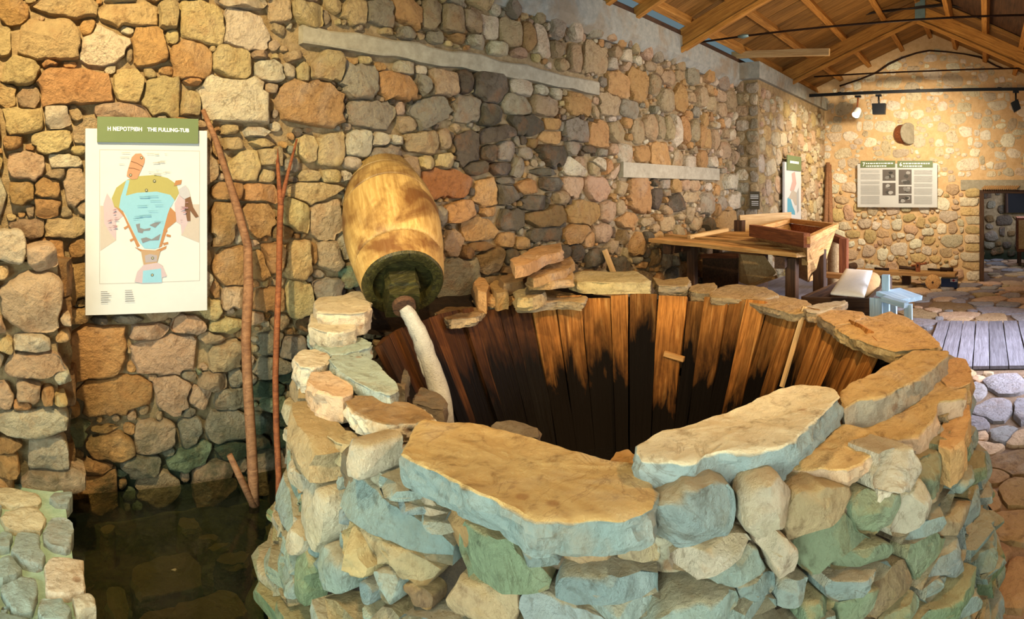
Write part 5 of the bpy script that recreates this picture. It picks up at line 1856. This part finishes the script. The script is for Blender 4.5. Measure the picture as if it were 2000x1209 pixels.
# upright frame and log right of the hopper
fr = thing('wooden_trestle', at_d(1648, 600, 6.2), 'brown wooden frame post with a top rail right of the hopper', 'frame')
a0 = at_d(1648, 466, 6.2)
beam('post', (a0.x, a0.y, 0), a0, .085, .085, M['red_wood'], fr, up=(1, 0, 0))
beam('top_rail', a0 + Vector((0, 0, -.03)), at_d(1626, 462, 6.6), .07, .07, M['red_wood'], fr)
beam('foot_rail', at_d(1612, 536, 6.2), at_d(1650, 540, 6.1), .09, .05, M['bench_wood'], fr)
p = at_d(1632, 500, 6.5)
lg = thing('upright_log', (p.x, p.y, 0), 'short pale round log standing behind the brown frame', 'log')
mb = MB()
mb.tube([(p.x, p.y, 0), (p.x, p.y, .5), (p.x, p.y, 1.0)], [.09, .088, .085], 16, seed=2, rough=.05)
mb.build('log_body', M['pale_wood'], lg, sharp=40)

# trough with sack and pale blue wooden frame
tr = thing('trough', (4.4, 1.0, 0), 'brown wooden trough box beside the tub under the white sack', 'trough')
mb = MB()
T0, T1, T2, T3 = Vector((4.0, 1.22, 0)), Vector((4.05, .775, 0)), Vector((5.1, .80, 0)), Vector((5.1, 1.12, 0))
for p_, q_ in ((T0, T1), (T1, T2), (T2, T3), (T3, T0)):
    beam('trough_side', p_ + Vector((0, 0, .62)), q_ + Vector((0, 0, .62)), .035, .40, M['dark_wood'], tr, seed=int(p_.x * 9))
beam('trough_bottom', (4.0, 1.07, .44), (5.1, 1.08, .44), .54, .03, M['red_wood'], tr)
for p_ in (T0, T1, T2, T3):
    beam('leg', p_, p_ + Vector((0, 0, .43)), .07, .07, M['dark_wood'], tr, up=(1, 0, 0))
# sack
sk = [on_z(x, y, z_) for x, y, z_ in ((1622, 574, .87), (1688, 580, .87), (1704, 530, .95), (1652, 526, .95))]
NU, NV = 14, 10
V, F = [], []
for side_ in (1, -1):
    for i in range(NU + 1):
        for j in range(NV + 1):
            u_, v_ = i / NU, j / NV
            p_ = sk[0].lerp(sk[1], v_).lerp(sk[3].lerp(sk[2], v_), u_)
            puff = (math.sin(math.pi * u_) * math.sin(math.pi * v_)) ** .35 if 0 < u_ < 1 and 0 < v_ < 1 else 0
            bumpy = float(fbm([p_.x * 6, p_.y * 6, side_], 6, 3))
            V.append(p_ + Vector((0, 0, side_ * (.024 * puff + .006) + .012 * bumpy * (puff > 0))))
nn = (NU + 1) * (NV + 1)
for s_ in (0, 1):
    for i in range(NU):
        for j in range(NV):
            f = (s_ * nn + i * (NV + 1) + j, s_ * nn + i * (NV + 1) + j + 1, s_ * nn + (i + 1) * (NV + 1) + j + 1, s_ * nn + (i + 1) * (NV + 1) + j)
            F.append(f if s_ else tuple(reversed(f)))
edge = [(0, j) for j in range(NV)] + [(i, NV) for i in range(NU)] + [(NU, NV - j) for j in range(NV)] + [(NU - i, 0) for i in range(NU)]
ei = [i * (NV + 1) + j for i, j in edge]
for k in range(len(ei)):
    F.append((ei[k], ei[(k + 1) % len(ei)], ei[(k + 1) % len(ei)] + nn, ei[k] + nn))
o = mesh_obj('white_sack', V, F, M['sack'], smooth=True)
tag(o, 'flat white cloth sack lying across the trough', 'sack')
bf = thing('blue_stand', (4.1, .6, 0), 'pale blue wooden stand with a sloping shelf beside the trough', 'stand')
pA, pB = at_d(1711, 586, 4.02), at_d(1728, 541, 4.1)
beam('front_board', (pA.x, pA.y, .1), (pA.x, pA.y, .84), .085, .03, M['blue_wood'], bf, up=(1, 0, 0))
beam('front_post', (pB.x + .04, pB.y, .1), (pB.x + .04, pB.y, .975), .05, .05, M['blue_wood'], bf, up=(1, 0, 0))
pC, pD = at_d(1735, 570, 4.15), at_d(1779, 586, 4.0)
beam('sloping_shelf', pC, pD, .22, .03, M['blue_wood'], bf)
beam('shelf_rail', at_d(1726, 583, 3.95), at_d(1770, 596, 3.85), .05, .035, M['blue_wood'], bf)
pE = at_d(1774, 594, 3.9)
beam('back_post', (pE.x, pE.y, .1), (pE.x, pE.y, pE.z), .05, .05, M['blue_wood'], bf, up=(1, 0, 0))
pF = at_d(1732, 594, 4.2)
beam('back_post', (pF.x + .3, pF.y, .1), (pF.x + .3, pF.y, .8), .05, .05, M['blue_wood'], bf, up=(1, 0, 0))
mb = MB()
c = Vector((4.55, .9, .80))
mb.tube([c + Vector((-.32, 0, 0)), c, c + Vector((.32, 0, .02))], [.07, .11, .06], 14, seed=5, rough=.2)
o = mb.build('jute_bundle', M['jute'], smooth=True)
tag(o, 'tan jute bundle tucked inside the trough', 'bundle')

# ------------------------------------------------------------------ long low bench by the end wall
XBn = 9.75
a0, b0 = on_x(1660, 527, XBn), on_x(1868, 538, XBn - .1)
bn = thing('plank_bench', ((a0.x + b0.x) / 2, (a0.y + b0.y) / 2, 0), 'long low plank bench running along the foot of the end wall', 'bench')
hz = (a0.z + b0.z) / 2
beam('plank', (XBn + .1, 2.5, hz), (b0.x, b0.y, hz), .36, .05, M['bench_wood'], bn, seed=41)
for f in (.15, .6):
    x_, y_ = XBn + .1, 2.5 + (b0.y - 2.5) * f
    mb = MB()
    mb.box((x_ - .12, y_ - .06, 0), (x_ + .12, y_ + .06, hz - .025))
    mb.build('support', M['dark_wood'], bn)
p = on_x(1822, 551, XBn - .28)
wl = thing('wooden_wheel', (p.x, p.y, 0), 'small solid round wooden roller standing under the end of the bench', 'wheel')  # a solid wooden wheel
mb = MB()
rw = p.z if p.z > .08 else .115
mb.tube([(p.x - .03, p.y, rw), (p.x - .025, p.y, rw), (p.x + .025, p.y, rw), (p.x + .03, p.y, rw)], [rw * .94, rw, rw, rw * .94], 28)
mb.build('disc', M['bench_wood'], wl, sharp=40)
mb = MB()
mb.tube([(p.x - .036, p.y, rw), (p.x - .03, p.y, rw)], [.018, .018], 12)
mb.build('hub', M['dark_wood'], wl)
p0, p1 = on_x(1838, 540, 9.62), on_x(1870, 563, 9.62)
bx = thing('blue_box', (9.7, (p0.y + p1.y) / 2, 0), 'dark blue box with a white and red label under the bench end', 'box')
mb = MB()
mb.box((9.62, p1.y, 0), (9.86, p0.y, p0.z - .03))
mb.build('body', M['blue_plastic'], bx)
pl0, pl1 = on_x(1856, 541, 9.617), on_x(1869, 547, 9.617)
mb = MB()
mb.box((9.617, pl1.y, pl1.z - .03), (9.62, pl0.y, pl0.z - .03))
lbm = mb.build('label', M['panel_white'], bx)
mb = MB()
yc, zc = (pl0.y + pl1.y) / 2, (pl0.z + pl1.z) / 2 - .03
mb.box((9.6155, yc - .025, zc - .007), (9.617, yc + .025, zc + .007))
mb.box((9.6155, yc - .008, zc - .02), (9.617, yc + .008, zc + .02))
mb.build('red_mark', M['red_print'], lbm)
TOOLS = [((1708, 524), (1736, 526), .022, 'iron', 'thin rusty ring bar lying on the bench'), ((1756, 522), (1796, 526), .035, 'dark_wood', 'dark wooden bar lying in the middle of the bench'), ((1780, 520), (1810, 514), .02, 'red_wood', 'slim stick propped on the bench against the wall'),
         ((1812, 526), (1850, 535), .02, 'iron', 'long rusty tool lying toward the bench end'), ((1836, 531), (1862, 530), .035, 'iron', 'stout rusty iron piece at the bench end')]
for k, (s_, e_, r_, m_, lab) in enumerate(TOOLS):
    a0, b0 = on_x(*s_, XBn), on_x(*e_, XBn)
    a0.z, b0.z = max(a0.z, hz + .025 + r_), max(b0.z, hz + .025 + r_)
    mb = MB()
    mb.tube([a0, a0.lerp(b0, .5), b0], [r_, r_ * .8, r_], 8, seed=k, rough=.25)
    o = mb.build('old_tool', M[m_], smooth=True)
    tag(o, lab, 'tool', 'old tools on the plank bench')
p = on_x(1793, 525, XBn - .05)
o = thing('clamp_block', (p.x, p.y, hz + .025), 'small upright reddish block standing on the bench', 'block')
mb = MB()
mb.box((p.x - .03, p.y - .035, hz + .025), (p.x + .03, p.y + .035, hz + .17))
mb.build('block', M['red_wood'], o)
mb = MB()
mb.tube([(p.x - .05, p.y, hz + .13), (p.x + .05, p.y, hz + .13)], .014, 8)
mb.build('pin', M['iron'], o)
p = on_x(1662, 516, XBn - .1)
mb = MB()
mb.tube([p + Vector((-.12, .03, 0)), p + Vector((.12, -.03, 0))], [.06, .06], 16, seed=1, rough=.06)
o = mb.build('short_log', M['dark_wood'], sharp=40)
o.location.z += hz + .085 - p.z
tag(o, 'short dark log lying on the left end of the bench', 'log')
